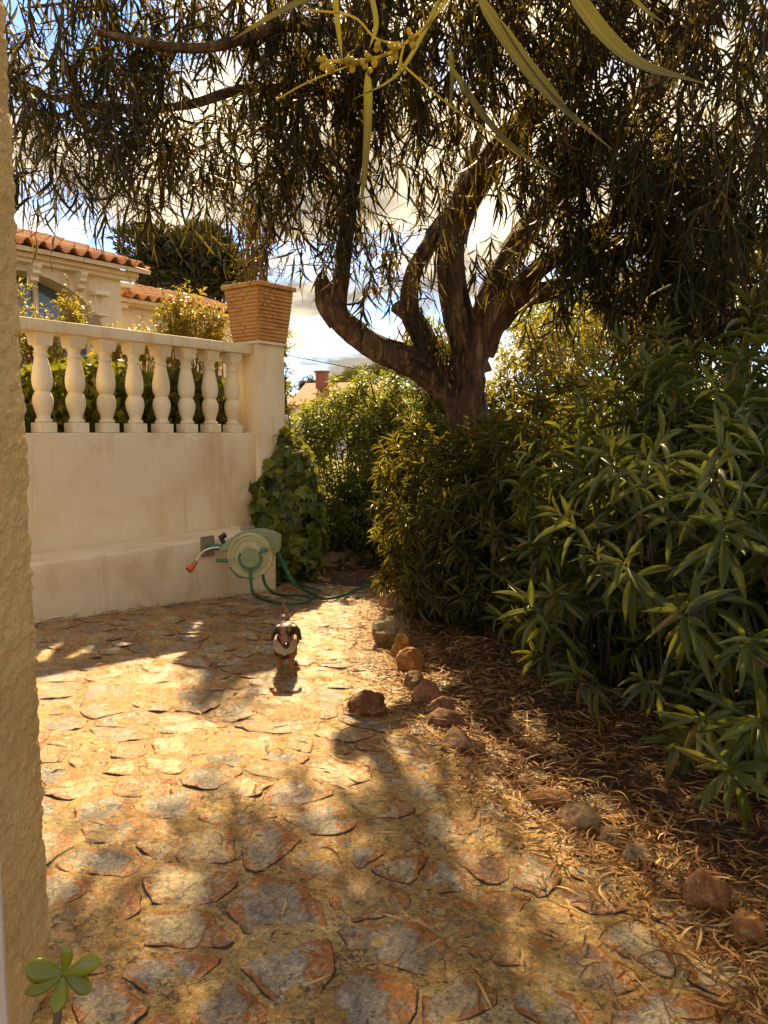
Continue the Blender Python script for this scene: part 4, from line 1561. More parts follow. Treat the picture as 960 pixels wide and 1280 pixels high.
def near_branch():
    P0 = at(560, -60, 1.15)
    t = thing('acacia_branch', P0, 'long narrow green leaves and yellow budding sprig hanging near the camera at the top', 'branch')

    def blade(px, w):
        P = np.array([at(*p) for p in px])
        C = spline(P, 18)
        T = unit(np.gradient(C, axis=0))
        nrm = unit(np.array([0.15, -1, 0.35]))
        X = unit(np.cross(T, nrm))
        u = np.linspace(0, 1, 18)
        ww = w * np.clip(np.minimum(u * 6, 1) * (1 - u ** 3.2), .06, 1) / 2
        Z = np.cross(X, T)
        V = np.concatenate([C - X * ww[:, None] + Z * ww[:, None] * .3, C, C + X * ww[:, None] + Z * ww[:, None] * .3])
        k = np.arange(17)
        F = np.concatenate([np.stack([k, k + 18, k + 19, k + 1], -1), np.stack([k + 18, k + 36, k + 37, k + 19], -1)])
        me = mesh_np('leaf', V, F, M['near_leaf'], True, {'rib': np.repeat([0, 1.0, 0], 18), 'tint': np.full(54, .3)})
        link('leaf', me, t)

    for px, w in [([(700, -30, 1.0), (750, 40, .98), (800, 82, .95), (882, 105, .9)], .026),
                  ([(590, -20, 1.1), (630, 50, 1.08), (680, 115, 1.05), (765, 187, 1.0)], .019),
                  ([(608, 5, 1.15), (655, 70, 1.13), (695, 120, 1.1), (722, 158, 1.08)], .012),
                  ([(555, 70, 1.15), (600, 140, 1.12), (645, 188, 1.1), (703, 223, 1.08)], .012),
                  ([(459, 78, 1.2), (460, 140, 1.2), (457, 200, 1.18), (450, 268, 1.16)], .013),
                  ([(425, -20, 1.3), (350, 15, 1.25), (290, 50, 1.2)], .012),
                  ([(562, 55, 1.25), (565, 100, 1.25), (560, 150, 1.25)], .008),
                  ([(780, -15, 1.1), (805, 12, 1.1), (832, 30, 1.08)], .009),
                  ([(418, -15, 1.3), (422, 30, 1.3), (428, 75, 1.3)], .010),
                  ([(555, -15, 1.2), (530, 40, 1.2), (495, 95, 1.2), (440, 125, 1.18)], .007),
                  ([(462, -15, 1.3), (470, 30, 1.3), (462, 60, 1.3)], .009)]:
        blade(px, w)
    m = MB()
    for px, r in [([(570, -30, 1.2), (548, 15, 1.2), (505, 55, 1.2), (462, 74, 1.2), (398, 76, 1.2)], .0022), ([(505, 55, 1.2), (470, 48, 1.2), (440, 20, 1.22), (380, 12, 1.25)], .0016),
                  ([(500, 78, 1.2), (560, 130, 1.18), (610, 165, 1.16), (650, 195, 1.14)], .0016), ([(505, 55, 1.2), (500, 78, 1.2), (500, 90, 1.2)], .0018),
                  ([(462, 74, 1.2), (420, 88, 1.2), (380, 105, 1.2), (345, 125, 1.2)], .0012)]:
        m.tube(spline([at(*p) for p in px], 14), r, 6)
    m.build('twig', M['bud'], t)
    g = np.random.default_rng(9)
    line = spline([at(*p) for p in [(530, 35, 1.2), (505, 55, 1.2), (462, 74, 1.2), (398, 76, 1.2)]], 40)
    sph = bmesh.new()
    bmesh.ops.create_icosphere(sph, subdivisions=2, radius=1)
    mm = MB()
    mm.frombm(sph)
    me = mesh_np('flower_bud', np.concatenate(mm.v), np.concatenate(mm.f3), M['bud'])
    for k in range(34):
        p = line[g.integers(4, 40)] + g.normal(0, .006, 3)
        o = link('flower_bud', me, t, Vector(p - np.array(t.location)))
        s = g.uniform(.0028, .0052)
        o.scale = (s * 1.4, s, s)
        o.rotation_euler = (g.uniform(0, 3), g.uniform(0, 3), g.uniform(0, 3))


near_branch()

# ================================================================== HOUSE BEHIND THE TERRACE
def pantile(mb, w=.22, ln=.42, th=.014, amp=.042):
    """one S-shaped roof tile: x across, y up the slope, z up"""
    n = 9
    u = np.linspace(0, 1, n)
    x = (u - .5) * w * 1.04
    z = amp * np.sin(u * 2 * np.pi) * np.where(u < .5, 1.25, .75)
    V = []
    for y, tz in ((0, 0.0), (ln, -0.012)):
        for dz in (0, -th):
            V += [(a, y, b + dz + tz) for a, b in zip(x, z)]
    V = np.array(V)
    F = []
    for k in range(n - 1):
        F += [(k, k + 1, 2 * n + k + 1, 2 * n + k), (n + k + 1, n + k, 3 * n + k, 3 * n + k + 1), (k + 1, k, n + k, n + k + 1)]
    mb.addm(V, [np.array(F)])


def tile_mesh():
    m = MB()
    pantile(m)
    return mesh_np('roof_tile', np.concatenate(m.v), np.concatenate(m.f4), M['tile'], True, None, 40)


TILE = tile_mesh()


def tiled_roof(parent, org, e0, e1, z, rows, pitch, name='roof', over=.3, back=None):
    """slope rising away from the facade; e0..e1 along the eave (metres along U2 from org)"""
    a = R(pitch)
    up = np.array([-N2[0] * math.cos(a), -N2[1] * math.cos(a), math.sin(a)])
    nn = np.cross(np.array([U2[0], U2[1], 0]), up)
    if nn[2] < 0:
        nn = -nn
    U3 = np.array([U2[0], U2[1], 0])
    eave = org + np.array([N2[0], N2[1], 0]) * over + np.array([0, 0, z])
    ln = rows * .36 + .1
    m = MB()
    m.box(eave + U3 * (e0 + e1) / 2 + up * ln / 2 - nn * .075, (e1 - e0, ln, .06), [U3, up, nn])
    rf = m.build(name, M['house_wall'], parent)
    g = np.random.default_rng(rows)
    n = int((e1 - e0) / .22)
    for r_ in range(rows):
        for k in range(n):
            p = eave + U3 * (e0 + .11 + k * .22) + up * (r_ * .36 - .06) + nn * (.012 + r_ * .002)
            o = link('roof_tile', TILE, rf, Vector(p))
            j = g.normal(0, .012, 2)
            Mx = Matrix(((U3[0], up[0], nn[0]), (U3[1], up[1], nn[1]), (U3[2], up[2], nn[2]))).to_4x4()
            Mx = Mx @ Matrix.Rotation(j[0], 4, 'Z')
            Mx.translation = Vector(p) + Vector(nn) * float(abs(j[1]) * .5)
            o.matrix_basis = Mx
    return rf


def house():
    C = at(152, 400, 12.0)
    C[2] = 0
    U3 = np.array([U2[0], U2[1], 0])
    N3 = np.array([N2[0], N2[1], 0])
    t = thing('house', (C[0], C[1], 1.08), 'cream house with terracotta tiled eaves, scrolled corbels and an arched opening behind the balustrade', 'house')
    zt, zb = 3.80, 1.05
    acs, hw, ac, ah = 1.56, 1.30, 2.50, .90           # arch: centre, half width, springing, rise
    e = -7.0
    m = MB()
    # facade with the arch cut out, and the arch's soffit
    n = 28
    th = np.linspace(0, np.pi, n)
    ax_ = -acs + hw * np.cos(th)
    az = ac + ah * np.sin(th)
    V, F = [], []

    def P(s, z, d=0.0):
        V.append(C + U3 * s + N3 * d + np.array([0, 0, z]))
        return len(V) - 1
    for k in range(n - 1):
        a, b, c, d = P(ax_[k], az[k]), P(ax_[k], zt), P(ax_[k + 1], zt), P(ax_[k + 1], az[k + 1])
        F.append((a, b, c, d))
        a, b, c, d = P(ax_[k], az[k]), P(ax_[k + 1], az[k + 1]), P(ax_[k + 1], az[k + 1], -.4), P(ax_[k], az[k], -.4)
        F.append((a, b, c, d))
    for s0_, s1_ in ((0, ax_[0]), (ax_[-1], e)):
        F.append((P(s0_, zb), P(s0_, zt), P(s1_, zt), P(s1_, zb)))
    for s_ in (ax_[0], ax_[-1]):
        F.append((P(s_, zb), P(s_, ac), P(s_, ac, -.4), P(s_, zb, -.4)))
    F.append((P(0, zb), P(0, zb, -6), P(0, zt, -6), P(0, zt)))
    F.append((P(e, zb), P(e, zt), P(e, zt, -6), P(e, zb, -6)))
    F.append((P(0, zb, -6), P(e, zb, -6), P(e, zt, -6), P(0, zt, -6)))
    m.addm(np.array(V), [np.array(F)])
    m.build('wall', M['house_wall'], t, False)
    m = MB()
    m.box(C + U3 * -acs + N3 * -.36 + np.array([0, 0, 2.3]), (2.75, .02, 2.5), WAX)
    w = m.build('window', M['glass'], t)
    m = MB()
    for s_ in (-acs - .55, -acs + .38, -acs - 1.2, -acs + 1.2):
        m.box(C + U3 * s_ + N3 * -.335 + np.array([0, 0, 2.3]), (.07, .05, 2.4), WAX, .008)
    m.box(C + U3 * -acs + N3 * -.33 + np.array([0, 0, 2.75]), (2.7, .05, .07), WAX, .008)
    m.build('window_frame', M['house_wall'], w)
    m = MB()
    m.box(C + U3 * -.06 + N3 * .02 + np.array([0, 0, 1.55]), (.11, .06, 3.0 - 1.05), WAX, .01)
    m.build('downpipe', M['house_wall'], t)
    # eaves board and moulded corbels
    m = MB()
    m.box(C + U3 * (e / 2 + .1) + N3 * .10 + np.array([0, 0, 3.585]), (-e + .2, .2, .07), WAX, .015)
    m.box(C + U3 * (e / 2 + .1) + N3 * .06 + np.array([0, 0, 3.525]), (-e + .2, .12, .06), WAX, .02)
    m.build('cornice', M['house_wall'], t)
    for s_ in (-1.42, -.72, -2.12, -2.82):
        m = MB()
        prof = [(0, 0), (.20, 0), (.20, -.05), (.16, -.09), (.17, -.13), (.10, -.17), (.11, -.22), (.03, -.26), (0, -.26)]
        Vv = np.array([[sx, d, z] for sx in (-.055, .055) for d, z in prof])
        k = len(prof)
        Fq = [(i, (i + 1) % k, k + (i + 1) % k, k + i) for i in range(k)]
        Ft = [(0, i + 1, i) for i in range(1, k - 1)] + [(k, k + i, k + i + 1) for i in range(1, k - 1)]
        m.addm(Vv @ WAX + C + U3 * s_ + np.array([0, 0, 3.495]), [np.array(Fq), np.array(Ft)])
        m.build('corbel', M['house_wall'], t, True, 30)
    # small wall lantern bracket near the corner
    m = MB()
    m.box(C + U3 * -.42 + N3 * .09 + np.array([0, 0, 3.24]), (.24, .18, .07), WAX, .015)
    m.box(C + U3 * -.42 + N3 * .09 + np.array([0, 0, 2.93]), (.18, .14, .04), WAX, .012)
    for a in (-.09, .09):
        m.box(C + U3 * (-.42 + a) + N3 * .12 + np.array([0, 0, 3.08]), (.015, .015, .28), WAX)
    m.build('wall_lantern', M['house_wall'], t)
    tiled_roof(t, C, e, .32, 3.70, 7, 17, 'roof', .34)
    # lower wing to the right and behind
    Wc = at(150, 390, 13.2)
    Wc[2] = 0
    m = MB()
    m.box(Wc + U3 * 1.3 + N3 * -1.5 + np.array([0, 0, 2.27]), (3.0, 3.0, 2.44), WAX, .01)
    m.build('wing_wall', M['house_wall'], t)
    m = MB()
    m.box(Wc + U3 * 1.3 + N3 * .10 + np.array([0, 0, 3.36]), (3.0, .2, .08), WAX, .02)
    m.box(Wc + U3 * -.05 + N3 * .12 + np.array([0, 0, 3.62]), (.34, .3, .09), WAX, .02)
    m.box(Wc + U3 * -.05 + N3 * .10 + np.array([0, 0, 3.42]), (.18, .2, .32), WAX, .02)
    m.build('wing_cornice', M['house_wall'], t)
    tiled_roof(t, Wc, -.2, 2.9, 3.45, 5, 17, 'wing_roof', .32)


house()


# ================================================================== DISTANT THINGS
def crown_tree(name, x, y, zbase, ztop, crown, trunk_r, mat, label, seed, n, L, wr, cat='tree', group=None, nparts=0, flat=False):
    """a tree with a tapered trunk, limbs and a crown of leaf clumps; crown = (centre z, radius x, radius y, radius z)"""
    g = np.random.default_rng(seed)
    t = thing(name, (x, y, zbase), label, cat, group)
    cz, rx, ry, rz = crown
    m = MB()
    m.tube(spline([(x, y, zbase - .3), (x + .1 * rx, y, (zbase + cz) / 2), (x, y, cz)], 12), np.linspace(trunk_r, trunk_r * .5, 12), 10, .1, seed)
    m.build('trunk', M['bark'], t)
    m = MB()
    cl = []
    for k in range(26):
        d = unit(g.normal(size=3))
        if d[2] < -.35:
            d[2] *= -.4
        c = np.array([x, y, cz]) + d * np.array([rx, ry, rz]) * g.uniform(.45, .92)
        cl.append(c)
        m.tube(spline([(x, y, cz - rz * .7), (np.array([x, y, cz - rz * .3]) + c) / 2, c], 6), np.linspace(trunk_r * .35, trunk_r * .08, 6), 5, cap=False)
    m.build('limb', M['bark'], t)
    P, D = [], []
    per = n // len(cl)
    for c in cl:
        r = g.uniform(.26, .42)
        d = unit(g.normal(size=(per, 3)))
        p = c + d * np.array([rx, ry, rz]) * r * (g.uniform(.2, 1, per) ** .5)[:, None]
        P.append(p)
        D.append(unit(d + g.normal(0, .5, d.shape) + np.array([0, 0, .5])))
    P, D = np.concatenate(P), np.concatenate(D)
    Lf = L * g.uniform(.6, 1.3, len(P))
    leaves('leaf', mat, SMALL, P, D, unit(g.normal(0, 1, P.shape) + np.array([0, 0, .5])), Lf, Lf * wr, t, nparts)
    return t


def distance():
    c = at(226, 345, 24)
    crown_tree('pine_tree', c[0], c[1], -.5, 8, (c[2] - .1, 2.05, 1.9, 1.55), .28, M['pine'], 'round dark umbrella pine behind the tiled house roof', 91, 18000, .24, .32)
    for k, (px, py, y, w, h, lab, mt) in enumerate([
            (385, 486, 60, .9, .9, 'small round far tree just right of the pier against the clouds', 'pine'),
            (450, 474, 72, 2.0, 1.2, 'distant tree right of the far chimney against the sky', 'hedge'),
            (425, 482, 75, 1.3, 1.4, 'tiny pointed distant tree behind the chimney', 'pine'),
            (485, 468, 74, 2.8, 1.6, 'distant bushy tree below the low left limb', 'hedge'),
            (540, 455, 40, 2.2, 2.2, 'distant tree seen through the fork of the big tree', 'bright_leaf'),
            (690, 430, 36, 2.6, 2.6, 'distant tree behind the yellow bush on the right', 'bright_leaf'),
            (800, 400, 30, 3.0, 3.2, 'distant tree behind the oleanders, second from right', 'hedge'),
            (930, 390, 28, 3.4, 3.4, 'rightmost distant tree behind the oleanders', 'hedge'),
            (330, 495, 75, 3.0, 2.4, 'distant tree low behind the planter pier', 'hedge')]):
        c = at(px, py, y)
        crown_tree('far_tree', c[0], c[1], -.6, 0, (c[2], w, w, h), .12, M[mt], lab, 100 + k, 2600, .10 * w + .08, .3, 'tree', 'trees in the distance')
    # far white houses with orange roofs
    def far_house(px, y, wdt, dep, zeave, zridge, label, ang, chim=False):
        c = at(px, 500, y)
        t = thing('far_house', (c[0], c[1], -.6), label, 'house', 'far houses with orange roofs')
        ca, sa = math.cos(ang), math.sin(ang)
        A = np.array([[ca, sa, 0], [-sa, ca, 0], [0, 0, 1.0]])
        m = MB()
        m.box(np.array([c[0], c[1], (zeave - .6) / 2]), (wdt, dep, zeave + .6), A)
        m.build('wall', M['white_wall'], t, False)
        m = MB()
        o = .35
        w2, d2 = wdt / 2 + o, dep / 2 + o
        V = np.array([(-w2, -d2, zeave), (w2, -d2, zeave), (w2, d2, zeave), (-w2, d2, zeave), (-w2, 0, zridge), (w2, 0, zridge), (-w2, -d2, zeave - .15), (w2, -d2, zeave - .15), (w2, d2, zeave - .15), (-w2, d2, zeave - .15)])
        F = np.array([(0, 1, 5, 4), (2, 3, 4, 5), (6, 7, 1, 0), (8, 9, 3, 2)])
        T = np.array([(0, 4, 3), (1, 2, 5)])
        V = V @ A + np.array([c[0], c[1], .0])
        m.addm(V, [F, T])
        rf = m.build('roof', M['tile2'], t, False)
        if chim:
            m = MB()
            q = np.array([-wdt * .28, -dep * .2, 0]) @ A
            m.box(np.array([c[0], c[1], zridge + .05]) + q, (.7, .7, 1.1), A, .03)
            m.box(np.array([c[0], c[1], zridge + .63]) + q, (.85, .85, .12), A, .03)
            m.build('chimney', simple('chimney_brick', (0.30, 0.10, 0.05), .8), rf)
        for k in (-1, 1):
            m = MB()
            q = np.array([k * wdt * .25, -dep / 2 - .02, 0]) @ A
            m.box(np.array([c[0], c[1], 1.6]) + q, (.9, .06, 1.1), A)
            m.build('window', M['glass'], t)
    far_house(438, 52, 5.6, 6, 3.0, 4.55, 'far white house with orange roof and brick chimney', -.25, True)
    far_house(378, 58, 4.2, 5, 3.0, 4.0, 'far white house with low orange roof just right of the pier', .1)
    # small cream garden house with dark window posts seen just left of the trunk
    c = at(527, 500, 15)
    t = thing('garden_house', (c[0], c[1], -.6), 'small cream gabled outbuilding with dark windows just left of the trunk', 'building')
    m = MB()
    m.box((c[0] + .3, c[1], .65), (1.1, 1.0, 2.5), None, .01)
    m.build('wall', M['house_wall'], t)
    m = MB()
    m.box((c[0] + .3, c[1], 1.94), (1.35, 1.25, .09), None, .01)
    m.build('roof', M['tile2'], t)
    for k in range(3):
        m = MB()
        m.box((c[0] - .06 + k * .34, c[1] - .51, 1.45), (.2, .04, .62), None)
        m.build('window', M['glass'], t)
    # cable that crosses the gap
    a, b_ = at(300, 432, 30), at(640, 492, 34)
    m = MB()
    m.tube(spline([a, (a + b_) / 2 - np.array([0, 0, .12]), b_], 20), .018, 6)
    tag(m.build('power_cable', M['black']), 'thin dark overhead cable crossing the sky gap beside the pier', 'cable')


distance()


def right_wall():
    t = thing('boundary_wall', (3.35, 6, gz(3.35, 6)), 'ochre boundary wall half hidden behind the oleanders on the right', 'wall')
    m = MB()
    rough_box(m, (3.75, 6.2, .48), (.2, 11.5, 2.2), None, .015, .006, 12, .35)
    m.build('wall_panel', M['ochre'], t)
    m = MB()
    m.box((3.75, 6.2, 1.61), (.28, 11.6, .06), None, .012)
    m.build('coping', M['kerb'], t)


right_wall()


def step():
    t = thing('garden_step', at(420, 700, 8.7), 'low cream kerb step at the far end of the path beside the ivy', 'step')
    c = at(428, 697, 8.75)
    g0 = gz(c[0], c[1])
    m = MB()
    rough_box(m, (c[0] + .12, c[1] + .2, g0 + .09), (1.5, .45, .26), [[.985, .17, 0], [-.17, .985, 0], [0, 0, 1]], .015, .004, 14, .12)
    m.build('kerb_block', M['kerb'], t)
    t.location = Vector((c[0], c[1], g0))
    for o in t.children:
        o.location = -Vector(t.location)


step()


# ================================================================== HOSE REEL
def hose_reel():
    Y = 6.02
    c = at(313, 695, Y)
    wallp = c.copy()
    t = thing('hose_reel', c, 'green wall mounted garden hose reel with its hose looped on the paving', 'hose reel')
    f = unit(np.array([.10, -1, .04]))                 # the drum's face looks this way
    X = unit(np.cross(np.array([0, 0, 1.0]), -f))
    X = unit(np.cross(f, np.array([0, 0, 1.0])))
    X = X if X[0] > 0 else -X
    Zv = np.cross(X, -f)
    Zv = Zv if Zv[2] > 0 else -Zv
    AX = np.array([X, Zv, f])                          # rows: right, up, outward

    def L(x, z, d):
        return c + X * x + Zv * z + f * d
    r = .182
    m = MB()
    m.lathe([(r * .96, -.17), (r * 1.0, -.15), (r * 1.0, -.035), (r * .97, -.012), (r * .90, 0), (r * .86, -.006), (r * .80, -.008), (r * .60, .012), (r * .56, .022), (r * .52, .022), (0.001, .020)], c, AX, 48, False)
    m.build('drum', M['reel'], t)
    m = MB()
    for k in range(3):
        rr = (.93, .73, .64)[k] * r
        m.lathe([(rr - .006, -.006), (rr - .003, .012), (rr + .003, .012), (rr + .006, -.006)], c, AX, 48, False)
    m.build('drum_rib', M['reel'], t)
    m = MB()
    m.lathe([(.078, .01), (.078, .036), (.070, .042), (.001, .040)], L(0, -.015, 0), AX, 32, False)
    m.build('hub', M['reel_body'], t)
    m = MB()
    a = np.linspace(R(150), R(395), 22)
    m.tube([L(.088 * math.cos(q), -.015 + .088 * math.sin(q), .036) for q in a], .0085, 8)
    m.build('hub_ring', M['reel_dark'], t)
    m = MB()
    m.tube([L(.085, .045, .03), L(.13, .052, .05)], .018, 10)
    m.build('crank_handle', M['reel_dark'], t)
    # housing: the arched body that carries the drum
    m = MB()
    prof = np.array([(-.25, .055), (-.21, .095), (-.12, .16), (-.03, .205), (.10, .205), (.19, .18), (.245, .15), (.235, .04), (.16, -.02), (-.02, .02), (-.17, .03), (-.245, .025)])
    k = len(prof)
    V = np.concatenate([[L(x, z, -.045) for x, z in prof], [L(x, z, -.20) for x, z in prof]])
    bm = bmesh.new()
    vs = [bm.verts.new(v) for v in V]
    bm.faces.new(vs[:k])
    bm.faces.new(list(reversed(vs[k:])))
    for i in range(k):
        bm.faces.new((vs[i], vs[k + i], vs[k + (i + 1) % k], vs[(i + 1) % k]))
    bmesh.ops.recalc_face_normals(bm, faces=bm.faces)
    bmesh.ops.bevel(bm, geom=list(bm.edges), offset=.014, segments=3, profile=.5, affect='EDGES')
    m.frombm(bm)
    m.build('housing', M['reel_body'], t)
    m = MB()
    m.box(L(-.03, .208, -.12), (.11, .022, .07), AX, .008)
    m.build('housing_cap', M['plate'], t)
    m = MB()
    m.tube([L(-.215, .09, -.1), L(-.235, .135, -.1)], .018, 8)
    m.tube([L(-.25, .13, -.1), L(-.20, .165, -.1)], .022, 10)
    m.build('lock_knob', M['black'], t)
    m = MB()
    m.tube([L(-.16, -.045, -.07), L(-.26, -.04, -.07)], .014, 8)
    m.tube([L(-.26, -.04, -.09), L(-.26, -.04, -.05)], .018, 8)
    m.build('side_arm', M['reel_dark'], t)
    m = MB()
    m.box(L(-.02, -.16, -.16), (.22, .04, .08), AX, .008)
    m.tube([L(-.17, -.09, -.1), L(-.10, -.165, -.1), L(.02, -.185, -.1)], .022, 8)
    m.build('lower_bracket', M['reel_body'], t)
    # bracket plate on the wall
    s_ = ((c[:2] - AX0) @ U2)
    q = wp(s_ + .06, .545, c[2] + .02)
    m = MB()
    m.box(q, (.14, .02, .17), WAX, .004)
    m.build('wall_plate', M['plate'], t)
    m = MB()
    m.tube([q, (q + L(-.05, .02, -.2)) / 2, L(-.03, .02, -.19)], .03, 10)
    m.build('wall_arm', M['reel_dark'], t)
    # spray lance
    m = MB()
    pts = spline([L(-.25, .06, -.1), L(-.32, .055, -.09), L(-.385, .025, -.07), L(-.42, -.025, -.05), L(-.438, -.06, -.04)], 16)
    m.tube(pts, .0085, 8)
    lance = m.build('spray_lance', M['metal'], t)
    m = MB()
    m.tube([L(-.425, -.04, -.045), L(-.452, -.075, -.03)], [.015, .020], 10)
    m.build('lance_collar', M['plate'], lance)
    m = MB()
    m.tube([L(-.449, -.072, -.03), L(-.482, -.105, -.015)], [.024, .034], 14)
    m.build('lance_tip', M['orange'], lance)
    m = MB()
    m.tube([L(-.482, -.105, -.015), L(-.487, -.110, -.012)], [.027, .026], 14)
    m.build('lance_outlet', M['black'], lance)
    # the hose
    def G(px, py):
        p = ground_at(px, py)
        return p + np.array([0, 0, .035])
    hs = [
        [L(.0, -.09, .045), L(.004, -.20, .05), L(.03, -.31, .02), G(338, 757), G(362, 760), G(383, 758), G(391, 753)],
        [L(.20, .07, -.1), L(.235, -.03, -.1), L(.28, -.14, -.12), L(.33, -.25, -.2), G(388, 746), G(404, 753), G(425, 750), G(440, 744), G(455, 738), G(478, 734), G(505, 733)],
        [L(.09, -.14, -.09), L(.10, -.22, -.09), L(.15, -.30, -.1), G(352, 749), G(375, 749), G(392, 753)],
        [L(.2, .02, -.14), L(.26, -.12, -.16), L(.31, -.20, -.2), G(372, 733), G(385, 739), G(400, 743)],
    ]
    for h in hs:
        m = MB()
        m.tube(spline(h, 48), .0125, 10)
        m.build('hose', M['hose'], t)


hose_reel()


# ================================================================== DOG
def dog():
    F0 = ground_at(357, 842)
    z0 = gz(F0[0], F0[1]) + 0.016
    t = thing('dog', (F0[0], F0[1], z0), 'small black and tan dachshund in a cream knitted harness walking towards the camera', 'dog')
    t.rotation_euler = (0, 0, R(4))
    m = MB()
    ic = bmesh.new()
    bmesh.ops.create_icosphere(ic, subdivisions=3, radius=1)
    tmp = MB()
    tmp.frombm(ic)
    IV, IF = np.concatenate(tmp.v), np.concatenate(tmp.f3)

    def ell(c, r, rot=None):
        A = np.eye(3) if rot is None else np.array(Matrix.Rotation(rot[0], 3, rot[1]))
        m.addm((IV * np.array(r)) @ A.T + np.array(c), [IF])

    def cap(pts, rad, n=14):
        Q = spline(np.concatenate([np.array(pts), np.array(rad)[:, None]], 1), n)
        V, F, T = tube(Q[:, :3], Q[:, 3], 12)
        m.addm(V, [F, T])
        for e in (0, -1):
            m.addm(IV * Q[e, 3] + Q[e, :3], [IF])
    cap([(0, .0, .145), (0, .12, .158), (0, .24, .160), (0, .33, .158)], [.066, .064, .058, .050])      # trunk
    ell((0, -.015, .132), (.058, .055, .060))                                                          # breast
    cap([(0, 0, .17), (0.004, -.045, .205), (.008, -.065, .235)], [.054, .048, .044])                  # neck
    ell((.010, -.078, .250), (.051, .056, .047))                                                       # skull
    cap([(.012, -.11, .238), (.015, -.158, .214), (.016, -.184, .202)], [.037, .028, .022])            # muzzle
    ell((-.012, -.112, .258), (.016, .016, .011))
    ell((.034, -.112, .258), (.016, .016, .011))
    for s in (-1, 1):                                                                                  # flat hanging ears
        ell((.010 + s * .046, -.066, .272), (.022, .030, .012), (s * .35, 'Y'))
        ell((.010 + s * .069, -.068, .236), (.0115, .036, .046), (s * -.32, 'Y'))
        fx = s * .034
        dy = -.018 if s > 0 else .012
        cap([(s * .038, .01, .125), (fx, .012 + dy * .4, .075), (fx, .006 + dy, .035), (fx, .0 + dy, .018)], [.031, .021, .0155, .015])
        ell((fx, -.012 + dy, .012), (.018, .026, .012))
        cap([(s * .036, .30, .145), (s * .042, .275, .098), (s * .040, .315, .062), (s * .040, .310, .020)], [.042, .027, .015, .013])
        ell((s * .040, .297, .012), (.016, .025, .011))
    cap([(0, .36, .180), (-.012, .39, .235), (-.028, .40, .29), (-.042, .395, .335)], [.016, .012, .009, .005])
    V = np.concatenate(m.v)
    me = mesh_np('dog_raw', V, [np.concatenate(m.f3), np.concatenate(m.f4)])
    raw = bpy.data.objects.new('dog_raw', me)
    COL.objects.link(raw)
    md = raw.modifiers.new('r', 'REMESH')
    md.mode = 'VOXEL'
    md.voxel_size = .0048
    sm = raw.modifiers.new('s', 'SMOOTH')
    sm.iterations = 3
    sm.factor = .5
    dg = bpy.context.evaluated_depsgraph_get()
    ev = raw.evaluated_get(dg)
    body = bpy.data.meshes.new_from_object(ev)
    bpy.data.objects.remove(raw)
    body.name = 'body'
    n = len(body.vertices)
    co = np.empty(n * 3, np.float32)
    body.vertices.foreach_get('co', co)
    co = co.reshape(-1, 3)
    no = np.empty(n * 3, np.float32)
    body.vertices.foreach_get('normal', no)
    no = no.reshape(-1, 3)
    x, y, z = co.T
    jit = .006 * fbm(co * 60, 3, 4)
    tan = np.zeros(n)
    tan[(z + jit < .085) & (y < .08)] = 1                                   # forelegs
    tan[(z + jit < .075) & (y > .2)] = 1
    xr = x - .013
    face = (y < -.09) & (z > .17)
    tan[face & (np.abs(xr) + jit > .013) & (z < .240)] = 1                 # cheeks and sides of the muzzle
    tan[face & (y < -.15) & (xr + jit < .012)] = 1
    for ex_ in (-.010, .032):                                              # eyebrow dots
        tan[np.hypot(x - ex_, z - .272) + jit < .010] = .9
    tan[face & (z > .25) & (np.abs(xr + .016) + jit < .016)] = .8          # tan blaze on one side of the brow
    tan[(np.abs(xr) > .048) & (z > .19) & (y < -.02)] = 0                  # ears stay dark
    tan[(y < -.19)] = 0
    tan[(y > .36) & (z > .215)] = .8                                       # paler tail
    at_ = body.attributes.new('tan', 'FLOAT', 'POINT')
    at_.data.foreach_set('value', tan.astype(np.float32))
    mt, nt, b, o = new_mat('dog_coat')
    a = N(nt, 'ShaderNodeAttribute', attribute_name='tan')
    r = ramp(nt, [(.3, (0.030, 0.014, 0.007)), (.7, (0.26, 0.09, 0.02))])
    nt.links.new(a.outputs['Fac'], r.inputs[0])
    nz = noise(nt, 220, 3, stretch=(1, .3, .3))
    c = mix(nt, .35, r.outputs[0], nz.outputs['Color'], 'SOFT_LIGHT')
    nt.links.new(c, b.inputs['Base Color'])
    b.inputs['Roughness'].default_value = .45
    bump(nt, b, nz.outputs['Fac'], .4, .002)
    body.materials.clear()
    body.materials.append(mt)
    for p in body.polygons:
        p.use_smooth = True
    link('body', body, t, Vector((0, 0, 0)))

    def sph(name, c, rad, mat, parent=t):
        q = MB()
        q.addm(IV * np.array(rad) + np.array(c), [IF])
        q.v
        ob = q.build(name, mat, None)
        ob.parent = t
        ob.location = (0, 0, 0)
        return ob
    eye = simple('dog_eye', (.01, .006, .004), .08, bstr=0, spec=.8)
    sph('eye', (-.0135, -.1225, .252), (.0065, .005, .0065), eye)
    sph('eye', (.0365, -.1225, .252), (.0065, .005, .0065), eye)
    sph('nose', (.016, -.205, .206), (.0135, .010, .011), simple('dog_nose', (.012, .009, .008), .3))
    # harness: the cloth bib that covers breast and shoulders
    cx = np.array([0, 0, .0])
    tri = []
    body.calc_loop_triangles()
    lt = np.empty(len(body.loop_triangles) * 3, np.int32)
    body.loop_triangles.foreach_get('vertices', lt)
    lt = lt.reshape(-1, 3)
    low = .112 + .30 * np.clip(y + .02, 0, 1) + .9 * np.abs(x) * 0 + 6.5 * x * x
    msk = (y < .055) & (y > -.078) & (z > low) & (z < .196 + .25 * np.maximum(np.abs(x) - .02, 0)) & (np.abs(x) < .058)
    keep = msk[lt].all(1)
    ft = lt[keep]
    used = np.unique(ft)
    mp_ = np.zeros(n, int)
    mp_[used] = np.arange(len(used))
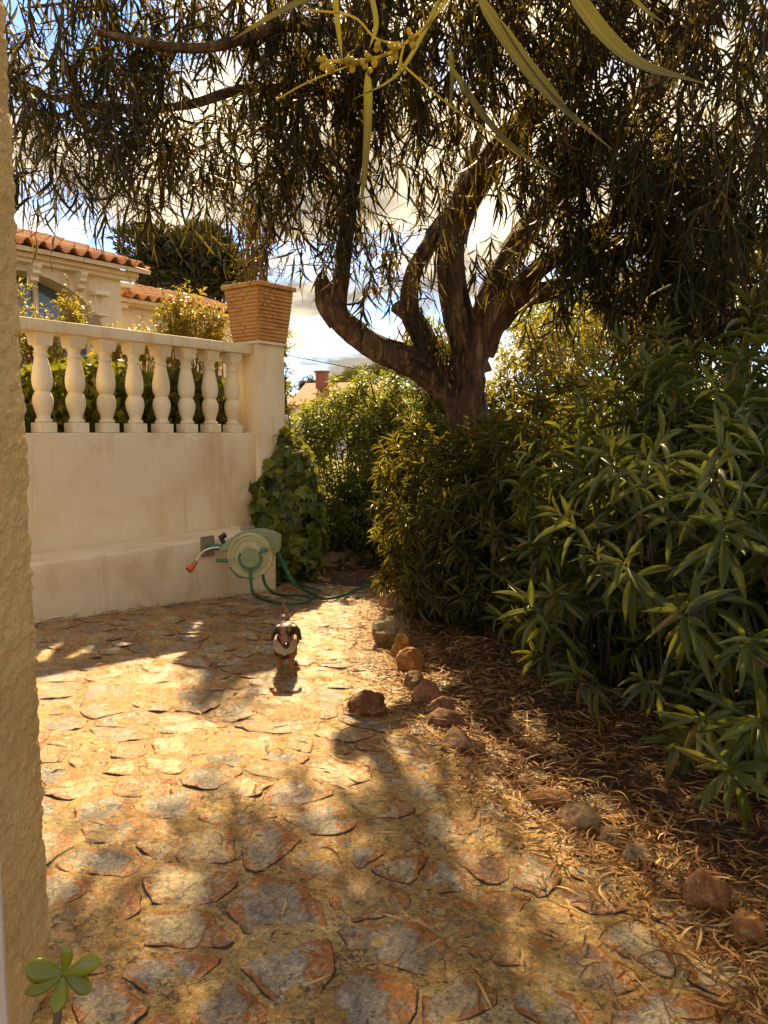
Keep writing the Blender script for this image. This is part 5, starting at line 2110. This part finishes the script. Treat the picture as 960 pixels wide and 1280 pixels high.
    hv = co[used] + no[used] * (.0065 + .0015 * np.sin(z[used] * 900)[:, None])
    hm = mesh_np('harness', hv, mp_[ft], None)
    hmat, nt, b, o = new_mat('knit_cloth')
    wv = N(nt, 'ShaderNodeTexWave')
    wv.inputs['Scale'].default_value = 55
    wv.inputs['Distortion'].default_value = 2.0
    tc = N(nt, 'ShaderNodeTexCoord')
    nt.links.new(tc.outputs['Object'], wv.inputs['Vector'])
    r = ramp(nt, [(0, (0.26, 0.19, 0.11)), (.6, (0.50, 0.39, 0.25))])
    nt.links.new(wv.outputs['Fac'], r.inputs[0])
    nt.links.new(r.outputs[0], b.inputs['Base Color'])
    b.inputs['Roughness'].default_value = .9
    bump(nt, b, wv.outputs['Fac'], .5, .003)
    hm.materials.append(hmat)
    h = link('harness', hm, t, Vector((0, 0, 0)))
    so = h.modifiers.new('thickness', 'SOLIDIFY')
    so.thickness = .005
    so.offset = -1
    tg = sph('tag_disc', (.004, -.052, .125), (.006, .004, .006), M['metal'])


dog()


# ================================================================== BORDER STONES
def border_stones():
    g = np.random.default_rng(77)
    T = [  # px, py of its foot, width px, height px, colour, label
        (500, 772, 52, 30, (0.50, 0.33, 0.15), 'large flat topped sandy stone at the far end of the border under the oleander'),
        (489, 778, 32, 11, (0.46, 0.30, 0.13), 'thin flat tan slab just below the large far stone'),
        (497, 792, 30, 16, (0.50, 0.36, 0.17), 'pale wedge shaped stone with a leaf like top, third from the far end'),
        (486, 812, 38, 28, (0.36, 0.30, 0.15), 'upright grey green stone in the far group of the border'),
        (502, 825, 22, 20, (0.58, 0.30, 0.06), 'small bright orange stone behind the larger orange one'),
        (514, 844, 32, 24, (0.58, 0.27, 0.05), 'rounded orange stone below the grey green one'),
        (517, 866, 26, 18, (0.30, 0.17, 0.07), 'brown stone half sunk in litter between the orange and the tan stones'),
        (536, 886, 36, 25, (0.42, 0.23, 0.11), 'tan and pink mottled stone in the middle of the border'),
        (552, 902, 32, 18, (0.30, 0.16, 0.08), 'brown cap like stone leaning behind the dark rounded one'),
        (563, 914, 44, 20, (0.26, 0.13, 0.06), 'dark brown rounded stone with a smooth top in the litter'),
        (572, 940, 44, 26, (0.48, 0.29, 0.15), 'pinkish stone streaked white below the dark rounded one'),
        (597, 944, 26, 18, (0.36, 0.20, 0.10), 'small brown stone beside the pinkish streaked one'),
        (461, 896, 44, 20, (0.22, 0.10, 0.04), 'lone dark red brown stone lying on the sunlit paving'),
        (622, 975, 36, 12, (0.30, 0.16, 0.07), 'low brown stone almost buried where the litter starts to spread'),
        (656, 990, 44, 14, (0.26, 0.14, 0.06), 'flat dark stone buried behind the reddish slab'),
        (697, 1016, 54, 24, (0.40, 0.19, 0.07), 'reddish flat stone behind the pale peaked one'),
        (727, 1044, 46, 38, (0.44, 0.30, 0.17), 'pale peaked stone with a pointed top'),
        (766, 1062, 50, 22, (0.28, 0.17, 0.08), 'brown stone between the pale peaked one and the cream one'),
        (803, 1086, 38, 28, (0.48, 0.35, 0.17), 'small cream stone standing alone in the litter'),
        (893, 1150, 58, 56, (0.42, 0.19, 0.06), 'tall rust red slab leaning at the lower right'),
        (940, 1190, 50, 54, (0.46, 0.22, 0.06), 'orange brown stone at the lower right corner of the border'),
    ]
    ic = bmesh.new()
    bmesh.ops.create_icosphere(ic, subdivisions=4, radius=1)
    tmp = MB()
    tmp.frombm(ic)
    IV, IF = unit(np.concatenate(tmp.v)), np.concatenate(tmp.f3)
    for k, (px, py, w, h, col, lab) in enumerate(T):
        p = ground_at(px, py)
        y = p[1]
        near = py > 930
        W_, H_ = (1.0 if near else 1.12) * w * y / FPX, (.9 if near else 1.25) * h * y / FPX
        c = np.array([p[0], p[1] + W_ * .35, bed_z(p[0], p[1])])
        nn = unit(g.normal(size=(13, 3)))
        dd = g.uniform(.62, 1.0, 13)
        dots = IV @ nn.T
        rad = np.min(np.where(dots > .12, dd / np.maximum(dots, .12), 9), axis=1)
        rad = np.minimum(rad, 1.05)
        V = IV * (rad * (1 + .10 * fbm(IV * 2.2 + k, 5, k)))[:, None]
        V = V * np.array([W_ * .56, W_ * g.uniform(.38, .55), H_ * .78])
        V = V - np.array([0, 0, V[:, 2].min()]) - np.array([0, 0, H_ * (.26 if near else .22)])
        a = g.normal(0, .3)
        V = V @ np.array(Matrix.Rotation(a, 3, 'Z')).T
        o = link('border_stone', mesh_np('border_stone', V, IF, M['rock'], True, None, 24), None, Vector(c))
        o.color = (*col, 1)
        tag(o, lab, 'stone', 'stones edging the path')


border_stones()


# ================================================================== LITTER OF DRY LEAVES
def litter():
    g = np.random.default_rng(88)
    temps = []
    for curve, twist in ((.1, 0), (.5, .4), (.9, -.5), (-.5, .6), (1.3, .2)):
        n = 6
        u = np.linspace(0, 1, n)
        x = curve * (u - .5) ** 2
        z = .10 * np.sin(u * np.pi) * (1 if curve > 0.3 else .4)
        w = .5 * np.clip(np.sin(u * np.pi) ** .5, .15, 1)
        V, rib = [], []
        for i in range(n):
            tw = twist * (u[i] - .5) * 3
            V += [(x[i] * 0 - w[i] * math.cos(tw), u[i], z[i] - w[i] * .09 * math.sin(tw)), (w[i] * math.cos(tw), u[i], z[i] + w[i] * .09 * math.sin(tw))]
            rib += [0, 1]
        F = [(2 * i, 2 * i + 1, 2 * i + 3, 2 * i + 2) for i in range(n - 1)]
        V = np.array(V)
        # bend sideways: a curl in the plane of the leaf, measured in leaf lengths
        temps.append((V, np.array(F), np.array(rib, float), curve))
    n = 25000
    y = 1.2 + g.uniform(0, 1, n) ** 1.35 * 7.4
    off = np.where(g.random(n) < .16, -np.abs(g.normal(0, .16, n)), g.uniform(0, 1, n) ** 1.4 * 1.5)
    x = edge_x(np.minimum(y, PATH_FAR)) + off
    # scattered pieces over the paving
    k2 = 520
    y2 = g.uniform(1.4, 7.0, k2)
    x2 = edge_x(y2) - np.abs(g.normal(0, .8, k2))
    k3 = 1500                                   # beyond the paving and along the wall foot
    y3 = g.uniform(7.6, 9.2, k3)
    x3 = g.uniform(-1.2, 1.2, k3)
    k4 = 260
    s4 = g.uniform(-2, 2.3, k4)
    t4 = .56 + np.abs(g.normal(0, .05, k4))
    p4 = AX0 + s4[:, None] * U2 + t4[:, None] * N2
    # thrown-about litter caught in the tree fork is part of the tree, not here
    x = np.concatenate([x, x2, x3, p4[:, 0]])
    y = np.concatenate([y, y2, y3, p4[:, 1]])
    on_path = np.concatenate([off < 0, np.ones(k2, bool), np.zeros(k3, bool), np.ones(k4, bool)])
    keep = (np.abs((x)) < 4) & (((x - AX0[0]) * N2[0] + (y - AX0[1]) * N2[1] > .55) | (y > 7.2))
    x, y, on_path = x[keep], y[keep], on_path[keep]
    n = len(x)
    z = np.where(on_path, gz(x, y) + .024, bed_z(x, y) + g.uniform(.0, .05, n))
    P = np.stack([x, y, z], -1)
    hd = g.uniform(0, 6.28, n)
    D = np.stack([np.cos(hd), np.sin(hd), g.normal(0, .16, n) * np.where(on_path, .4, 1)], -1)
    Nn = unit(np.stack([g.normal(0, .35, n), g.normal(0, .35, n), np.ones(n)], -1))
    L = g.uniform(.045, .13, n) * np.where(g.random(n) < .3, .6, 1)
    Wd = g.uniform(.004, .008, n)
    X, Dn, Z = frames(D, Nn)
    which = g.integers(0, len(temps), n)
    tint = g.random(n)
    Vs, Fs, ti, ri = [], [], [], []
    n0 = 0
    for w, (T, F, rib, curve) in enumerate(temps):
        sel = np.nonzero(which == w)[0]
        bend = curve * (T[:, 1] - .5) ** 2 * .45
        lx = T[None, :, 0] * Wd[sel][:, None] + bend[None] * L[sel][:, None]
        ly = T[None, :, 1] * L[sel][:, None]
        lz = T[None, :, 2] * L[sel][:, None]
        VV = lx[..., None] * X[sel][:, None] + ly[..., None] * Dn[sel][:, None] + lz[..., None] * Z[sel][:, None] + P[sel][:, None]
        nv = len(T)
        Vs.append(VV.reshape(-1, 3))
        Fs.append((F[None] + (np.arange(len(sel)) * nv)[:, None, None] + n0).reshape(-1, 4))
        ti.append(np.repeat(tint[sel], nv))
        ri.append(np.tile(rib, len(sel)))
        n0 += len(sel) * nv
    me = mesh_np('leaf_litter', np.concatenate(Vs), np.concatenate(Fs), M['litter'], True, {'tint': np.concatenate(ti), 'rib': np.concatenate(ri)})
    o = link('leaf_litter', me)
    tag(o, 'curled dry brown leaves and needles covering the bed and straying over the paving', 'dry leaves', None, 'stuff')


litter()


# ================================================================== NEAREST THINGS
def near_wall():
    t = thing('stucco_wall', (-.75, 1.45, gz(-.7, 1.4)), 'rough stuccoed wall end at the left edge, nearest the camera', 'wall')
    # the wall's end face and front face as one rough sheet that turns round the corner, closed behind
    x1 = at(30, 640, 1.60)[0]
    z = np.arange(-.15, 3.2, .007)
    a = np.concatenate([np.linspace(-1.1, -.16, 12), np.arange(-.15, -.02, .007), np.linspace(-.016, .016, 6), np.arange(.02, .30, .012)])
    prof = []
    for s in a:                                  # s < 0: front face, s > 0: turned face going away
        rr = .03
        if s < -.016:
            prof.append((x1 + s - .0, 1.30, 0, -1))
        elif s > .016:
            prof.append((x1 + .012, 1.30 + s, 1, 0))
        else:
            q = (s + .016) / .032 * math.pi / 2
            prof.append((x1 - .016 + .028 * math.sin(q), 1.316 - .016 * math.cos(q), math.sin(q), -math.cos(q)))
    prof = np.array(prof)
    A, Z = np.meshgrid(np.arange(len(prof)), z, indexing='ij')
    B = np.stack([prof[A, 0], prof[A, 1], Z], -1)
    nr = np.stack([prof[A, 2], prof[A, 3], 0 * Z], -1)
    f = fbm(B * np.array([95, 95, 75.0]), 3, 3)
    d = .0065 * np.clip(f, -.35, 1.0) + .003 * fbm(B * 9, 2, 8)
    V = (B + nr * d[..., None]).reshape(-1, 3)
    nz = len(z)
    i, j = np.meshgrid(np.arange(len(prof) - 1), np.arange(nz - 1), indexing='ij')
    F = np.stack([i * nz + j, (i + 1) * nz + j, (i + 1) * nz + j + 1, i * nz + j + 1], -1).reshape(-1, 4)
    m = MB()
    m.addm(V, [F])
    m.box(((x1 - .55 - .02), 1.46, 1.525), (1.08, .26, 3.34), None)
    m.build('wall_panel', M['stucco'], t, True, None)
    q = at(12, 1280, .8)
    t = thing('window_frame', (q[0] - .05, .8, gz(-.4, .8)), 'smooth pinkish grey frame edge at the bottom left corner', 'frame')
    m = MB()
    m.box((q[0] - .023, .803, .40), (.04, .006, 1.2), None, .002)
    m.build('frame_post', M['frame'], t)


near_wall()


def succulent():
    Y = .78
    c = at(80, 1217, Y)
    foot = np.array([c[0] + .01, c[1] - .06, gz(c[0], c[1])])
    t = thing('succulent_plant', foot, 'small potted succulent with plump green leaves poking into the bottom left corner', 'plant')
    g = np.random.default_rng(4)

    def pad(c0, d, L, w, th, up):
        d = unit(d)
        X = unit(np.cross(d, unit(up)))
        Z = np.cross(X, d)
        y = np.linspace(0, 1, 12)
        prof = np.sin(np.pi * np.clip(y, 0, 1) ** 1.35) ** .62 * .5
        prof[0] = .12
        prof[-1] = .02
        n = 12
        a = np.arange(n) * 2 * np.pi / n
        V = np.concatenate([c0 + d * (yy * L) + Z * (.12 * L * yy * yy) + X * (np.cos(a) * pr * w)[:, None] + Z * (np.sin(a) * pr * th)[:, None] for yy, pr in zip(y, prof)])
        F = []
        for i in range(11):
            for j in range(n):
                F.append((i * n + j, i * n + (j + 1) % n, (i + 1) * n + (j + 1) % n, (i + 1) * n + j))
        m = MB()
        m.addm(V, [np.array(F)])
        m.build('leaf', M['succulent'], t, True, None)
    s = Y / FPX
    f0 = np.array([0, -1.0, 0])
    for dx, dz, dy, L, w in [(-1, .35, -.25, 46, 30), (-1, -.30, -.55, 44, 22), (1, .42, -.1, 56, 24), (1, -.18, -.5, 50, 22), (.12, 1, .25, 34, 18), (.02, -.9, -.75, 40, 23)]:
        pad(c, np.array([dx, dy, dz]), L * s * 1.12, w * s, 9 * s, np.array([.05, -.75, .65]))
    m = MB()
    m.tube(spline([foot + np.array([0, 0, .42]), foot + np.array([-.012, .01, .5]), at(72, 1270, Y), c], 14), np.linspace(.006, .004, 14), 8)
    m.build('stem', M['stem'], t)
    c2 = at(126, 1296, Y)
    pad(c2, np.array([.35, -.3, .75]), 34 * s, 30 * s, 9 * s, np.array([.05, -.75, .65]))
    pad(c2, np.array([-.8, -.3, .2]), 34 * s, 24 * s, 9 * s, np.array([.05, -.75, .65]))
    m = MB()
    m.tube(spline([foot + np.array([.02, .01, .42]), foot + np.array([.04, .03, .5]), c2], 10), np.linspace(.006, .004, 10), 8)
    m.build('stem', M['stem'], t)
    m = MB()
    m.lathe([(.001, 0), (.085, 0), (.11, .34), (.125, .34), (.125, .40), (.108, .40), (.104, .385), (.001, .385)], foot, None, 32, False)
    m.build('pot', M['terracotta'], t)


succulent()
